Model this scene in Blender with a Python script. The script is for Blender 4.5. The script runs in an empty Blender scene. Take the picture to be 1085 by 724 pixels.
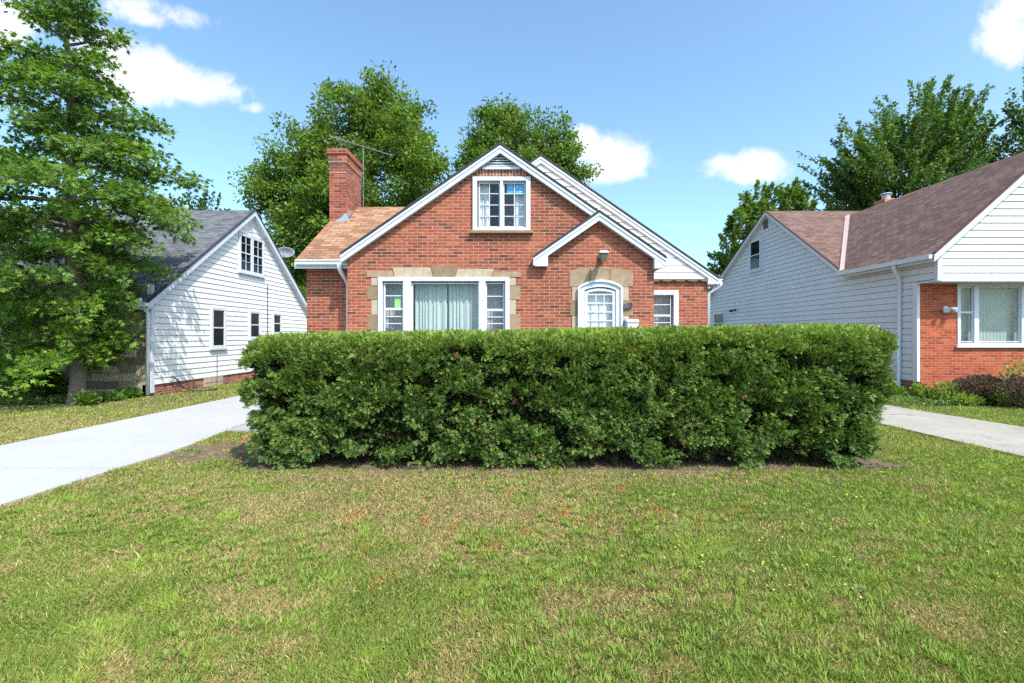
import bpy, bmesh, math, random
import numpy as np
from mathutils import Vector, Matrix
from mathutils.geometry import tessellate_polygon

random.seed(7)
RNG = np.random.default_rng(11)
scene = bpy.context.scene
COL = scene.collection
CAMZ = 1.5
def X(px, d): return (px - 550.0) * d / 500.0      # photograph measurement -> metres at a known depth
def Z(py, d): return CAMZ + (355.0 - py) * d / 500.0

# ------------------------------------------------------------------ materials
def new_mat(name):
    m = bpy.data.materials.new(name); m.use_nodes = True
    nt = m.node_tree; nt.nodes.clear()
    out = nt.nodes.new('ShaderNodeOutputMaterial')
    b = nt.nodes.new('ShaderNodeBsdfPrincipled')
    nt.links.new(b.outputs[0], out.inputs[0])
    return m, nt, b, out
def N(nt, t, **kw):
    n = nt.nodes.new(t)
    for k, v in kw.items():
        if k.startswith('_'): setattr(n, k[1:], v)
        else:
            key = k.replace('__', ' ')
            n.inputs[key].default_value = v
    return n
def ramp(nt, stops, interp='LINEAR'):
    r = nt.nodes.new('ShaderNodeValToRGB'); cr = r.color_ramp; cr.interpolation = interp
    while len(cr.elements) > 1: cr.elements.remove(cr.elements[-1])
    cr.elements[0].position = stops[0][0]; cr.elements[0].color = (*stops[0][1], 1)
    for p, c in stops[1:]:
        e = cr.elements.new(p); e.color = (*c, 1)
    return r
def mixc(nt, a, b, fac=None, mode='MIX', f=0.5):
    m = nt.nodes.new('ShaderNodeMix'); m.data_type = 'RGBA'; m.blend_type = mode
    m.inputs[0].default_value = f
    if fac is not None: nt.links.new(fac, m.inputs[0])
    for s, i in ((a, 6), (b, 7)):
        if isinstance(s, tuple): m.inputs[i].default_value = (*s, 1)
        else: nt.links.new(s, m.inputs[i])
    return m.outputs[2]
def bump(nt, b, h, strength=0.4, dist=0.01):
    bp = nt.nodes.new('ShaderNodeBump'); bp.inputs['Strength'].default_value = strength
    bp.inputs['Distance'].default_value = dist
    nt.links.new(h, bp.inputs['Height']); nt.links.new(bp.outputs[0], b.inputs['Normal'])

def paint(name, col, rough=0.5, var=0.08, scale=3.0, dirt=0.0, metal=0.0, bmp=0.05):
    m, nt, b, _ = new_mat(name)
    tc = nt.nodes.new('ShaderNodeTexCoord')
    n1 = N(nt, 'ShaderNodeTexNoise', Scale=scale, Detail=8.0, Roughness=0.65); nt.links.new(tc.outputs['Object'], n1.inputs['Vector'])
    r = ramp(nt, [(0.3, tuple(c*(1-var) for c in col)), (0.7, tuple(min(1, c*(1+var)) for c in col))])
    nt.links.new(n1.outputs[0], r.inputs[0])
    c = r.outputs[0]
    if dirt:
        n2 = N(nt, 'ShaderNodeTexNoise', Scale=scale*6, Detail=10.0, Roughness=0.8); nt.links.new(tc.outputs['Object'], n2.inputs['Vector'])
        r2 = ramp(nt, [(0.55, (0, 0, 0)), (0.8, (1, 1, 1))]); nt.links.new(n2.outputs[0], r2.inputs[0])
        mm = nt.nodes.new('ShaderNodeMath'); mm.operation = 'MULTIPLY'; mm.inputs[1].default_value = dirt
        nt.links.new(r2.outputs[0], mm.inputs[0])
        c = mixc(nt, c, tuple(x*0.35 for x in col), mm.outputs[0])
    nt.links.new(c, b.inputs['Base Color'])
    b.inputs['Roughness'].default_value = rough; b.inputs['Metallic'].default_value = metal
    if bmp: bump(nt, b, n1.outputs[0], bmp, 0.02)
    return m

def brick_mat(name, stops, mortar, w=0.196, h=0.061, ms=0.0075, stain=0.25, freq=1):
    m, nt, b, _ = new_mat(name)
    uv = nt.nodes.new('ShaderNodeTexCoord')
    wob = N(nt, 'ShaderNodeTexNoise', Scale=9.0, Detail=3.0); nt.links.new(uv.outputs['UV'], wob.inputs['Vector'])
    add = nt.nodes.new('ShaderNodeVectorMath'); add.operation = 'MULTIPLY_ADD'
    sub = nt.nodes.new('ShaderNodeVectorMath'); sub.operation = 'SUBTRACT'; sub.inputs[1].default_value = (.5, .5, .5)
    nt.links.new(wob.outputs['Color'], sub.inputs[0]); nt.links.new(sub.outputs[0], add.inputs[0])
    add.inputs[1].default_value = (.006, .004, 0); nt.links.new(uv.outputs['UV'], add.inputs[2])
    bt = nt.nodes.new('ShaderNodeTexBrick')
    bt.offset = 0.5; bt.inputs['Scale'].default_value = 1.0
    bt.inputs['Brick Width'].default_value = w; bt.inputs['Row Height'].default_value = h
    bt.inputs['Mortar Size'].default_value = ms; bt.inputs['Mortar Smooth'].default_value = 0.25
    bt.inputs['Color1'].default_value = (0, 0, 0, 1); bt.inputs['Color2'].default_value = (1, 1, 1, 1); bt.inputs['Mortar'].default_value = (.5, .5, .5, 1)
    nt.links.new(add.outputs[0], bt.inputs['Vector'])
    r = ramp(nt, stops); nt.links.new(bt.outputs['Color'], r.inputs[0])
    n = N(nt, 'ShaderNodeTexNoise', Scale=45.0, Detail=6.0, Roughness=0.7); nt.links.new(uv.outputs['UV'], n.inputs['Vector'])
    rn = ramp(nt, [(0.3, (.62, .6, .6)), (0.7, (1.25, 1.2, 1.2))]); nt.links.new(n.outputs[0], rn.inputs[0])
    c = mixc(nt, r.outputs[0], rn.outputs[0], mode='MULTIPLY', f=1.0)
    # weathering in large shapes
    n2 = N(nt, 'ShaderNodeTexNoise', Scale=0.9, Detail=6.0, Roughness=0.6); nt.links.new(uv.outputs['UV'], n2.inputs['Vector'])
    r2 = ramp(nt, [(0.35, (1-stain,)*3), (0.65, (1+stain*.5,)*3)]); nt.links.new(n2.outputs[0], r2.inputs[0])
    c = mixc(nt, c, r2.outputs[0], mode='MULTIPLY', f=1.0)
    n3 = N(nt, 'ShaderNodeTexNoise', Scale=14.0, Detail=4.0); nt.links.new(uv.outputs['UV'], n3.inputs['Vector'])
    r3 = ramp(nt, [(0.35, tuple(x*.75 for x in mortar)), (0.65, tuple(min(1, x*1.15) for x in mortar))]); nt.links.new(n3.outputs[0], r3.inputs[0])
    c = mixc(nt, c, r3.outputs[0], bt.outputs['Fac'])
    nt.links.new(c, b.inputs['Base Color']); b.inputs['Roughness'].default_value = 0.9
    inv = nt.nodes.new('ShaderNodeMath'); inv.operation = 'MULTIPLY_ADD'; inv.inputs[1].default_value = -1; 
    nt.links.new(bt.outputs['Fac'], inv.inputs[0]); 
    ad = nt.nodes.new('ShaderNodeMath'); ad.operation = 'MULTIPLY'; ad.inputs[1].default_value = 0.5
    nt.links.new(n.outputs[0], ad.inputs[0]); nt.links.new(ad.outputs[0], inv.inputs[2])
    bump(nt, b, inv.outputs[0], 0.8, 0.008)
    return m

def shingle_mat(name, stops, w=0.3, h=0.125, stain=0.2):
    m, nt, b, _ = new_mat(name)
    uv = nt.nodes.new('ShaderNodeTexCoord')
    bt = nt.nodes.new('ShaderNodeTexBrick'); bt.offset = 0.42; bt.offset_frequency = 2; bt.squash = 1.0
    bt.inputs['Scale'].default_value = 1.0
    bt.inputs['Brick Width'].default_value = w; bt.inputs['Row Height'].default_value = h
    bt.inputs['Mortar Size'].default_value = 0.006; bt.inputs['Mortar Smooth'].default_value = 0.3
    bt.inputs['Color1'].default_value = (0, 0, 0, 1); bt.inputs['Color2'].default_value = (1, 1, 1, 1)
    nt.links.new(uv.outputs['UV'], bt.inputs['Vector'])
    r = ramp(nt, stops); nt.links.new(bt.outputs['Color'], r.inputs[0])
    n = N(nt, 'ShaderNodeTexNoise', Scale=60.0, Detail=4.0, Roughness=0.8); nt.links.new(uv.outputs['UV'], n.inputs['Vector'])
    rn = ramp(nt, [(0.3, (.6, .6, .6)), (0.7, (1.35, 1.35, 1.35))]); nt.links.new(n.outputs[0], rn.inputs[0])
    c = mixc(nt, r.outputs[0], rn.outputs[0], mode='MULTIPLY', f=1.0)
    n2 = N(nt, 'ShaderNodeTexNoise', Scale=1.1, Detail=6.0, Roughness=0.65); nt.links.new(uv.outputs['UV'], n2.inputs['Vector'])
    r2 = ramp(nt, [(0.3, (1-stain,)*3), (0.7, (1+stain*.6,)*3)]); nt.links.new(n2.outputs[0], r2.inputs[0])
    c = mixc(nt, c, r2.outputs[0], mode='MULTIPLY', f=1.0)
    c = mixc(nt, c, tuple(x*.3 for x in stops[0][1]), bt.outputs['Fac'])
    nt.links.new(c, b.inputs['Base Color']); b.inputs['Roughness'].default_value = 0.95
    # saw-tooth height: each course laps the one below
    sep = nt.nodes.new('ShaderNodeSeparateXYZ'); nt.links.new(uv.outputs['UV'], sep.inputs[0])
    dv = nt.nodes.new('ShaderNodeMath'); dv.operation = 'DIVIDE'; dv.inputs[1].default_value = h; nt.links.new(sep.outputs[1], dv.inputs[0])
    fr = nt.nodes.new('ShaderNodeMath'); fr.operation = 'FRACT'; nt.links.new(dv.outputs[0], fr.inputs[0])
    iv = nt.nodes.new('ShaderNodeMath'); iv.operation = 'MULTIPLY_ADD'; iv.inputs[1].default_value = -1; nt.links.new(fr.outputs[0], iv.inputs[0])
    nt.links.new(n.outputs[0], iv.inputs[2])
    bump(nt, b, iv.outputs[0], 0.9, 0.012)
    return m

def leaf_mat(name, trans=0.35, rough=0.45, spec=0.35):
    m, nt, b, out = new_mat(name)
    a = nt.nodes.new('ShaderNodeAttribute'); a.attribute_name = 'Col'
    nt.links.new(a.outputs['Color'], b.inputs['Base Color'])
    b.inputs['Roughness'].default_value = rough; b.inputs['Specular IOR Level'].default_value = spec
    tr = nt.nodes.new('ShaderNodeBsdfTranslucent')
    g = mixc(nt, a.outputs['Color'], (1.25, 1.35, .5), mode='MULTIPLY', f=1.0); nt.links.new(g, tr.inputs[0])
    mx = nt.nodes.new('ShaderNodeMixShader'); mx.inputs[0].default_value = trans
    nt.links.new(b.outputs[0], mx.inputs[1]); nt.links.new(tr.outputs[0], mx.inputs[2]); nt.links.new(mx.outputs[0], out.inputs[0])
    return m

def glass_mat(name, base=0.10, tint=(.85, .9, .9)):
    m, nt, b, out = new_mat(name); nt.nodes.remove(b)
    t = nt.nodes.new('ShaderNodeBsdfTransparent'); t.inputs[0].default_value = (*tint, 1)
    g = nt.nodes.new('ShaderNodeBsdfGlossy'); g.inputs['Roughness'].default_value = 0.02
    lw0 = nt.nodes.new('ShaderNodeLayerWeight'); lw0.inputs[0].default_value = .5
    lw = nt.nodes.new('ShaderNodeMath'); lw.operation = 'POWER'; lw.inputs[1].default_value = 5.0; nt.links.new(lw0.outputs['Facing'], lw.inputs[0])
    ma = nt.nodes.new('ShaderNodeMath'); ma.operation = 'ADD'; ma.use_clamp = True; ma.inputs[1].default_value = base
    tc = nt.nodes.new('ShaderNodeTexCoord'); n = N(nt, 'ShaderNodeTexNoise', Scale=1.6, Detail=1.0); nt.links.new(tc.outputs['Object'], n.inputs['Vector'])
    bp = nt.nodes.new('ShaderNodeBump'); bp.inputs['Strength'].default_value = 0.12; bp.inputs['Distance'].default_value = 0.05
    nt.links.new(n.outputs[0], bp.inputs['Height']); nt.links.new(bp.outputs[0], g.inputs['Normal'])
    nt.links.new(lw.outputs[0], ma.inputs[0])
    mx = nt.nodes.new('ShaderNodeMixShader'); nt.links.new(ma.outputs[0], mx.inputs[0])
    nt.links.new(t.outputs[0], mx.inputs[1]); nt.links.new(g.outputs[0], mx.inputs[2]); nt.links.new(mx.outputs[0], out.inputs[0])
    return m

M = {}
RB = [(0.0, (.13, .045, .03)), (0.10, (.23, .058, .033)), (0.25, (.32, .072, .036)), (0.6, (.38, .085, .042)), (0.88, (.42, .10, .052)), (1.0, (.46, .14, .08))]
M['brick'] = brick_mat('red_brick', RB, (.42, .28, .19), stain=.32)
M['brick_dark'] = brick_mat('soldier_brick', [(0, (.14, .05, .04)), (.5, (.32, .09, .06)), (1, (.42, .14, .09))], (.5, .42, .34), w=0.2, h=0.062)
M['brick_chimney'] = brick_mat('chimney_brick', [(0, (.12, .05, .04)), (.2, (.27, .06, .035)), (.6, (.40, .085, .045)), (1, (.48, .15, .09))], (.40, .24, .18), ms=.006)
M['brick_orange'] = brick_mat('orange_brick', [(0, (.27, .048, .02)), (.4, (.42, .075, .025)), (.8, (.49, .10, .036)), (1, (.48, .13, .06))], (.46, .22, .14), ms=.0065, stain=.15)
M['brick_found'] = brick_mat('foundation_brick', [(0, (.20, .06, .04)), (.5, (.42, .11, .06)), (1, (.52, .2, .12))], (.42, .32, .27), w=.2, h=.062)
M['roof_tan'] = shingle_mat('tan_shingle', [(0, (.25, .12, .062)), (.5, (.36, .185, .10)), (1, (.43, .245, .145))], w=.26, h=.115)
M['roof_grey'] = shingle_mat('grey_shingle', [(0, (.085, .09, .10)), (.5, (.13, .135, .148)), (1, (.17, .175, .19))], w=.24, h=.12)
M['roof_red'] = shingle_mat('maroon_shingle', [(0, (.12, .068, .054)), (.5, (.175, .096, .076)), (1, (.23, .132, .106))], w=.22, h=.12, stain=.08)
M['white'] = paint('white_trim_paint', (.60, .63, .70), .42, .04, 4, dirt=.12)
M['white_alum'] = paint('white_gutter_metal', (.76, .78, .82), .35, .04, 2, dirt=.08)
M['siding'] = paint('white_vinyl_siding', (.80, .79, .77), .5, .05, 1.2, dirt=.10)
M['siding_grey'] = paint('pale_grey_siding', (.67, .67, .70), .55, .05, 1.2, dirt=.12)
M['edge'] = paint('dark_roof_edge', (.035, .035, .04), .8, .2, 5)
M['edge_red'] = paint('maroon_roof_edge', (.10, .045, .04), .9, .2, 5)
M['stone_light'] = paint('pale_sandstone', (.44, .36, .27), .9, .22, 7, dirt=.35, bmp=.4)
M['stone_tan'] = paint('tan_sandstone', (.33, .235, .15), .9, .25, 7, dirt=.4, bmp=.4)
M['stone_brown'] = paint('brown_sandstone', (.26, .18, .105), .9, .25, 7, dirt=.4, bmp=.4)
M['glass'] = glass_mat('window_glass', .05, (.95, .97, .97))
M['glass_dark'] = glass_mat('screened_glass', .035, (.35, .38, .42))
M['dark_room'] = paint('unlit_room_wall', (.07, .07, .075), .9, .2, 2)  # dark colour stands in for the shade of unlit rooms
M['curtain_blue'] = paint('pale_blue_curtain', (.42, .50, .50), .85, .06, 3)
M['curtain_grey'] = paint('grey_curtain', (.40, .42, .48), .85, .1, 5)
M['curtain_white'] = paint('white_sheer', (.72, .74, .76), .85, .06, 4)
M['blinds'] = paint('green_grey_blinds', (.36, .42, .40), .8, .08, 3)
M['green_paper'] = paint('green_paper', (.30, .60, .22), .7, .1, 8)
M['blue_sheet'] = paint('blue_sheet', (.03, .33, .70), .6, .45, 14)
M['black_metal'] = paint('black_metal', (.03, .03, .035), .45, .2, 8)
M['bronze'] = paint('weathered_bronze', (.13, .12, .08), .5, .25, 14)
M['lead'] = paint('flashing_metal', (.45, .48, .52), .35, .15, 8, metal=.6)
M['alu'] = paint('antenna_aluminium', (.24, .25, .26), .4, .1, 9, metal=.5)
M['dish'] = paint('satellite_grey', (.20, .22, .26), .5, .06, 4)
M['bark'] = paint('bark', (.17, .135, .11), .95, .3, 9, dirt=.4, bmp=.8)
M['bark_dark'] = paint('dark_bark', (.07, .058, .048), .95, .3, 9, bmp=.6)
M['rust_flue'] = paint('orange_clay_flue', (.5, .2, .09), .8, .25, 9, dirt=.3)
M['leaf'] = leaf_mat('leaf', .42)
M['needle'] = leaf_mat('yew_leaf', .26, .5, .35)
M['grassblade'] = leaf_mat('grass_blade', .30, .6, .2)
M['petal'] = leaf_mat('petal', .2, .7, .1)

def stone_wall_mat():
    m, nt, b, _ = new_mat('ledge_stone_veneer')
    uv = nt.nodes.new('ShaderNodeTexCoord')
    def bt(w, h, off, loc):
        mp = nt.nodes.new('ShaderNodeMapping'); mp.inputs['Location'].default_value = loc
        nt.links.new(uv.outputs['UV'], mp.inputs[0])
        t = nt.nodes.new('ShaderNodeTexBrick'); t.offset = off; t.squash = 1.6; t.squash_frequency = 2
        t.inputs['Scale'].default_value = 1; t.inputs['Brick Width'].default_value = w; t.inputs['Row Height'].default_value = h
        t.inputs['Mortar Size'].default_value = .011; t.inputs['Mortar Smooth'].default_value = .3
        t.inputs['Color1'].default_value = (0, 0, 0, 1); t.inputs['Color2'].default_value = (1, 1, 1, 1)
        nt.links.new(mp.outputs[0], t.inputs[0]); return t
    a = bt(.42, .19, .37, (0, 0, 0)); c = bt(.3, .095, .43, (.13, 0, 0))
    ns = N(nt, 'ShaderNodeTexVoronoi', Scale=1.6); ns.distance = 'MANHATTAN'; nt.links.new(uv.outputs['UV'], ns.inputs['Vector'])
    th = nt.nodes.new('ShaderNodeSeparateColor'); nt.links.new(ns.outputs['Color'], th.inputs[0])
    gt = nt.nodes.new('ShaderNodeMath'); gt.operation = 'GREATER_THAN'; gt.inputs[1].default_value = .5; nt.links.new(th.outputs[0], gt.inputs[0])
    col = mixc(nt, a.outputs['Color'], c.outputs['Color'], gt.outputs[0]); fac = mixc(nt, a.outputs['Fac'], c.outputs['Fac'], gt.outputs[0])
    r = ramp(nt, [(0, (.15, .125, .095)), (.3, (.30, .245, .17)), (.7, (.42, .345, .235)), (1, (.52, .44, .32))]); nt.links.new(col, r.inputs[0])
    n = N(nt, 'ShaderNodeTexNoise', Scale=16.0, Detail=8.0, Roughness=.7); nt.links.new(uv.outputs['UV'], n.inputs['Vector'])
    rn = ramp(nt, [(.3, (.6,)*3), (.7, (1.3,)*3)]); nt.links.new(n.outputs[0], rn.inputs[0])
    k = mixc(nt, r.outputs[0], rn.outputs[0], mode='MULTIPLY', f=1)
    k = mixc(nt, k, (.33, .27, .20), fac)
    nt.links.new(k, b.inputs['Base Color']); b.inputs['Roughness'].default_value = .95
    s = nt.nodes.new('ShaderNodeMath'); s.operation = 'SUBTRACT'; nt.links.new(n.outputs[0], s.inputs[0]); nt.links.new(fac, s.inputs[1])
    bump(nt, b, s.outputs[0], 1.0, .025)
    return m
M['stone_wall'] = stone_wall_mat()

def concrete_mat(name, col, var, speck=0.0, stain=.15):
    m, nt, b, _ = new_mat(name)
    tc = nt.nodes.new('ShaderNodeTexCoord')
    n = N(nt, 'ShaderNodeTexNoise', Scale=0.8, Detail=8.0, Roughness=.65); nt.links.new(tc.outputs['Object'], n.inputs['Vector'])
    r = ramp(nt, [(.3, tuple(c*(1-var) for c in col)), (.7, tuple(c*(1+var) for c in col))]); nt.links.new(n.outputs[0], r.inputs[0])
    n2 = N(nt, 'ShaderNodeTexNoise', Scale=70.0, Detail=6.0, Roughness=.8); nt.links.new(tc.outputs['Object'], n2.inputs['Vector'])
    r2 = ramp(nt, [(.3, (1-speck,)*3), (.7, (1+speck,)*3)]); nt.links.new(n2.outputs[0], r2.inputs[0])
    c = mixc(nt, r.outputs[0], r2.outputs[0], mode='MULTIPLY', f=1)
    n3 = N(nt, 'ShaderNodeTexNoise', Scale=2.4, Detail=10.0, Roughness=.75, Distortion=.6); nt.links.new(tc.outputs['Object'], n3.inputs['Vector'])
    r3 = ramp(nt, [(.5, (0, 0, 0)), (.75, (stain*2,)*3)]); nt.links.new(n3.outputs[0], r3.inputs[0])
    c = mixc(nt, c, tuple(x*.5 for x in col), r3.outputs[0])
    if stain > .2:
        vo = N(nt, 'ShaderNodeTexVoronoi', Scale=.45); vo.feature = 'DISTANCE_TO_EDGE'
        wp = N(nt, 'ShaderNodeTexNoise', Scale=1.4, Detail=6.0); nt.links.new(tc.outputs['Object'], wp.inputs['Vector'])
        ad = nt.nodes.new('ShaderNodeVectorMath'); ad.operation = 'MULTIPLY_ADD'; ad.inputs[1].default_value = (.9, .9, 0)
        nt.links.new(wp.outputs['Color'], ad.inputs[0]); nt.links.new(tc.outputs['Object'], ad.inputs[2]); nt.links.new(ad.outputs[0], vo.inputs['Vector'])
        rv = ramp(nt, [(0, (1, 1, 1)), (.006, (0, 0, 0))]); nt.links.new(vo.outputs[0], rv.inputs[0])
        c = mixc(nt, c, (.07, .06, .05), rv.outputs[0])
    nt.links.new(c, b.inputs['Base Color']); b.inputs['Roughness'].default_value = .9
    bump(nt, b, n2.outputs[0], .25, .004)
    return m
M['concrete'] = concrete_mat('pale_new_concrete', (.42, .415, .415), .06, .07, .08)
M['concrete_old'] = concrete_mat('old_exposed_concrete', (.34, .31, .26), .14, .35, .35)
M['concrete_walk'] = concrete_mat('grey_walk_concrete', (.34, .34, .35), .10, .12, .2)

def ground_mat():
    m, nt, b, _ = new_mat('lawn_soil')
    tc = nt.nodes.new('ShaderNodeTexCoord')
    n = N(nt, 'ShaderNodeTexNoise', Scale=.9, Detail=8.0, Roughness=.6); nt.links.new(tc.outputs['Object'], n.inputs['Vector'])
    r = ramp(nt, [(.3, (.055, .085, .02)), (.5, (.09, .10, .035)), (.7, (.17, .13, .07))]); nt.links.new(n.outputs[0], r.inputs[0])
    n2 = N(nt, 'ShaderNodeTexNoise', Scale=60.0, Detail=8.0, Roughness=.8); nt.links.new(tc.outputs['Object'], n2.inputs['Vector'])
    r2 = ramp(nt, [(.3, (.4,)*3), (.7, (1.5,)*3)]); nt.links.new(n2.outputs[0], r2.inputs[0])
    c = mixc(nt, r.outputs[0], r2.outputs[0], mode='MULTIPLY', f=1)
    nt.links.new(c, b.inputs['Base Color']); b.inputs['Roughness'].default_value = 1
    bump(nt, b, n2.outputs[0], .8, .02)
    return m
M['ground'] = ground_mat()
M['soil'] = paint('dry_brown_soil', (.15, .105, .07), 1, .4, 14, dirt=.5, bmp=1.0)
M['mulch'] = paint('dark_mulch', (.06, .05, .045), 1, .5, 22, dirt=.5, bmp=1.0)

# ------------------------------------------------------------------ mesh helpers
class MB:
    def __init__(s): s.v = []; s.f = []
    def add(s, vs, fs):
        o = len(s.v); s.v += [tuple(v) for v in vs]; s.f += [tuple(i+o for i in f) for f in fs]
    def hexa(s, p):   # 8 corners: 4 bottom loop, 4 top loop
        s.add(p, [(0, 3, 2, 1), (4, 5, 6, 7), (0, 1, 5, 4), (1, 2, 6, 5), (2, 3, 7, 6), (3, 0, 4, 7)])
    def box(s, x0, x1, y0, y1, z0, z1):
        s.hexa([(x0, y0, z0), (x1, y0, z0), (x1, y1, z0), (x0, y1, z0), (x0, y0, z1), (x1, y0, z1), (x1, y1, z1), (x0, y1, z1)])
    def prism(s, pts, off):  # planar polygon swept by off
        n = len(pts); off = Vector(off)
        s.add([Vector(p) for p in pts] + [Vector(p)+off for p in pts],
              [tuple(range(n)), tuple(range(2*n-1, n-1, -1))] + [(i, (i+1) % n, (i+1) % n+n, i+n) for i in range(n)])
    def tube(s, pts, rad, seg=6, cap=True):
        pts = [Vector(p) for p in pts]
        if not hasattr(rad, '__len__'): rad = [rad]*len(pts)
        ring = []; o = len(s.v); up = Vector((0, 0, 1)); prev = None
        for i, p in enumerate(pts):
            t = (pts[min(i+1, len(pts)-1)]-pts[max(i-1, 0)]).normalized()
            a = prev if prev is not None else (up if abs(t.z) < .9 else Vector((1, 0, 0)))
            e1 = (a - t*a.dot(t)).normalized(); e2 = t.cross(e1); prev = e1
            for k in range(seg):
                an = 2*math.pi*k/seg
                s.v.append(tuple(p+(e1*math.cos(an)+e2*math.sin(an))*rad[i]))
        for i in range(len(pts)-1):
            for k in range(seg):
                a = o+i*seg+k; b = o+i*seg+(k+1) % seg
                s.f.append((a, b, b+seg, a+seg))
        if cap:
            s.f.append(tuple(o+k for k in range(seg))[::-1]); s.f.append(tuple(o+(len(pts)-1)*seg+k for k in range(seg)))
    def build(s, name, mat, parent=None, loc=None, smooth=False, bevel=0, rot90=False, fix=True):
        me = bpy.data.meshes.new(name)
        base = Vector((0, 0, 0))
        if loc is not None: base = Vector(loc)
        elif parent is not None: base = wloc(parent)
        me.from_pydata([tuple(Vector(v)-base) for v in s.v], [], s.f)
        if fix:
            bm = bmesh.new(); bm.from_mesh(me); bmesh.ops.recalc_face_normals(bm, faces=bm.faces); bm.to_mesh(me); bm.free()
        uvl = me.uv_layers.new(name='UVMap'); up = Vector((0, 0, 1))
        for p in me.polygons:
            n = p.normal
            if abs(n.z) > .96: t = Vector((1, 0, 0)); q = Vector((0, 1, 0))
            else:
                t = up.cross(n).normalized(); q = n.cross(t).normalized()
                # canonical direction so neighbouring faces line up
                if abs(t.x) > abs(t.y):
                    if t.x < 0: t = -t
                elif t.y < 0: t = -t
            for li in p.loop_indices:
                c = Vector(me.vertices[me.loops[li].vertex_index].co)+base
                u, v = c.dot(t), c.dot(q)
                uvl.data[li].uv = (v, u) if rot90 else (u, v)
        me.materials.append(M[mat] if isinstance(mat, str) else mat)
        if smooth: me.shade_smooth() if hasattr(me, 'shade_smooth') else None
        o = bpy.data.objects.new(name, me); COL.objects.link(o)
        if parent is not None:
            o.parent = parent; o.location = base - wloc(parent)
        else: o.location = base
        if bevel:
            b = o.modifiers.new('soft_edges', 'BEVEL'); b.width = bevel; b.segments = 2; b.limit_method = 'ANGLE'
        return o
def wloc(o):
    l = Vector((0, 0, 0))
    while o is not None: l += Vector(o.location); o = o.parent
    return l
def tag(o, label=None, cat=None, group=None, kind=None):
    if label: o['label'] = label
    if cat: o['category'] = cat
    if group: o['group'] = group
    if kind: o['kind'] = kind
    return o
def thing(name, loc, label, cat, group=None):
    o = bpy.data.objects.new(name, None); COL.objects.link(o); o.location = loc; o.empty_display_size = .3
    return tag(o, label, cat, group)

class Plane:   # a vertical wall plane: p(u, z, out)
    def __init__(s, kind, c): s.k = kind; s.c = c
    def p(s, u, z, n=0.0):
        if s.k == 'F': return Vector((u, s.c-n, z))      # faces the street (-Y)
        if s.k == 'R': return Vector((s.c+n, u, z))      # faces +X
        if s.k == 'L': return Vector((s.c-n, u, z))      # faces -X
    def box(s, mb, u0, u1, z0, z1, n0, n1):
        mb.hexa([s.p(u0, z0, n0), s.p(u1, z0, n0), s.p(u1, z0, n1), s.p(u0, z0, n1), s.p(u0, z1, n0), s.p(u1, z1, n0), s.p(u1, z1, n1), s.p(u0, z1, n1)])
    def wall(s, mb, outline, holes=(), thick=.2):
        loops = [list(outline)] + [list(h) for h in holes]
        flat = [q for l in loops for q in l]
        tris = tessellate_polygon([[Vector((a, b, 0)) for a, b in l] for l in loops])
        vs = [s.p(a, b, 0) for a, b in flat] + [s.p(a, b, -thick) for a, b in flat]; n = len(flat)
        fs = [tuple(t) for t in tris] + [tuple(i+n for i in reversed(t)) for t in tris]
        o = 0
        for l in loops:
            k = len(l)
            for i in range(k):
                a = o+i; b = o+(i+1) % k
                fs.append((a, b, b+n, a+n))
            o += k
        mb.add(vs, fs)
    def siding(s, mb, poly, z0, pitch, lap=.02, base=0.003, slot=.011, deep=.035):
        zt = max(q[1] for q in poly); z = z0
        def clip(pl, lim, sign):
            out = []
            for i in range(len(pl)):
                a = pl[i]; b = pl[(i+1) % len(pl)]
                ia = sign*(a[1]-lim) >= -1e-9; ib = sign*(b[1]-lim) >= -1e-9
                if ia: out.append(a)
                if ia != ib:
                    t = (lim-a[1])/(b[1]-a[1]); out.append((a[0]+t*(b[0]-a[0]), lim))
            return out
        while z < zt:
            zf = z+pitch-slot
            band = clip(clip(list(poly), z, 1), z+pitch, -1)
            pl = clip(band, zf, -1) if len(band) > 2 else []
            if len(pl) >= 3:
                def off(v): return base + lap*(1-(v-z)/pitch)
                mb.add([s.p(a, b, off(b)) for a, b in pl], [tuple(range(len(pl)))])
                lo = [q for q in pl if abs(q[1]-z) < 1e-6]; hi = [q for q in pl if abs(q[1]-zf) < 1e-6]
                if len(lo) >= 2:
                    a = min(q[0] for q in lo); b = max(q[0] for q in lo)
                    mb.add([s.p(a, z, base+lap), s.p(b, z, base+lap), s.p(b, z, -deep), s.p(a, z, -deep)], [(0, 1, 2, 3)])
                if len(hi) >= 2:
                    a = min(q[0] for q in hi); b = max(q[0] for q in hi)
                    mb.add([s.p(a, zf, off(zf)), s.p(b, zf, off(zf)), s.p(b, zf, -deep), s.p(a, zf, -deep)], [(0, 1, 2, 3)])
            z += pitch

def slab(mb, pts, th):   # roof slab: top polygon, thickness downwards
    mb.prism(pts, (0, 0, -th))

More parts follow.
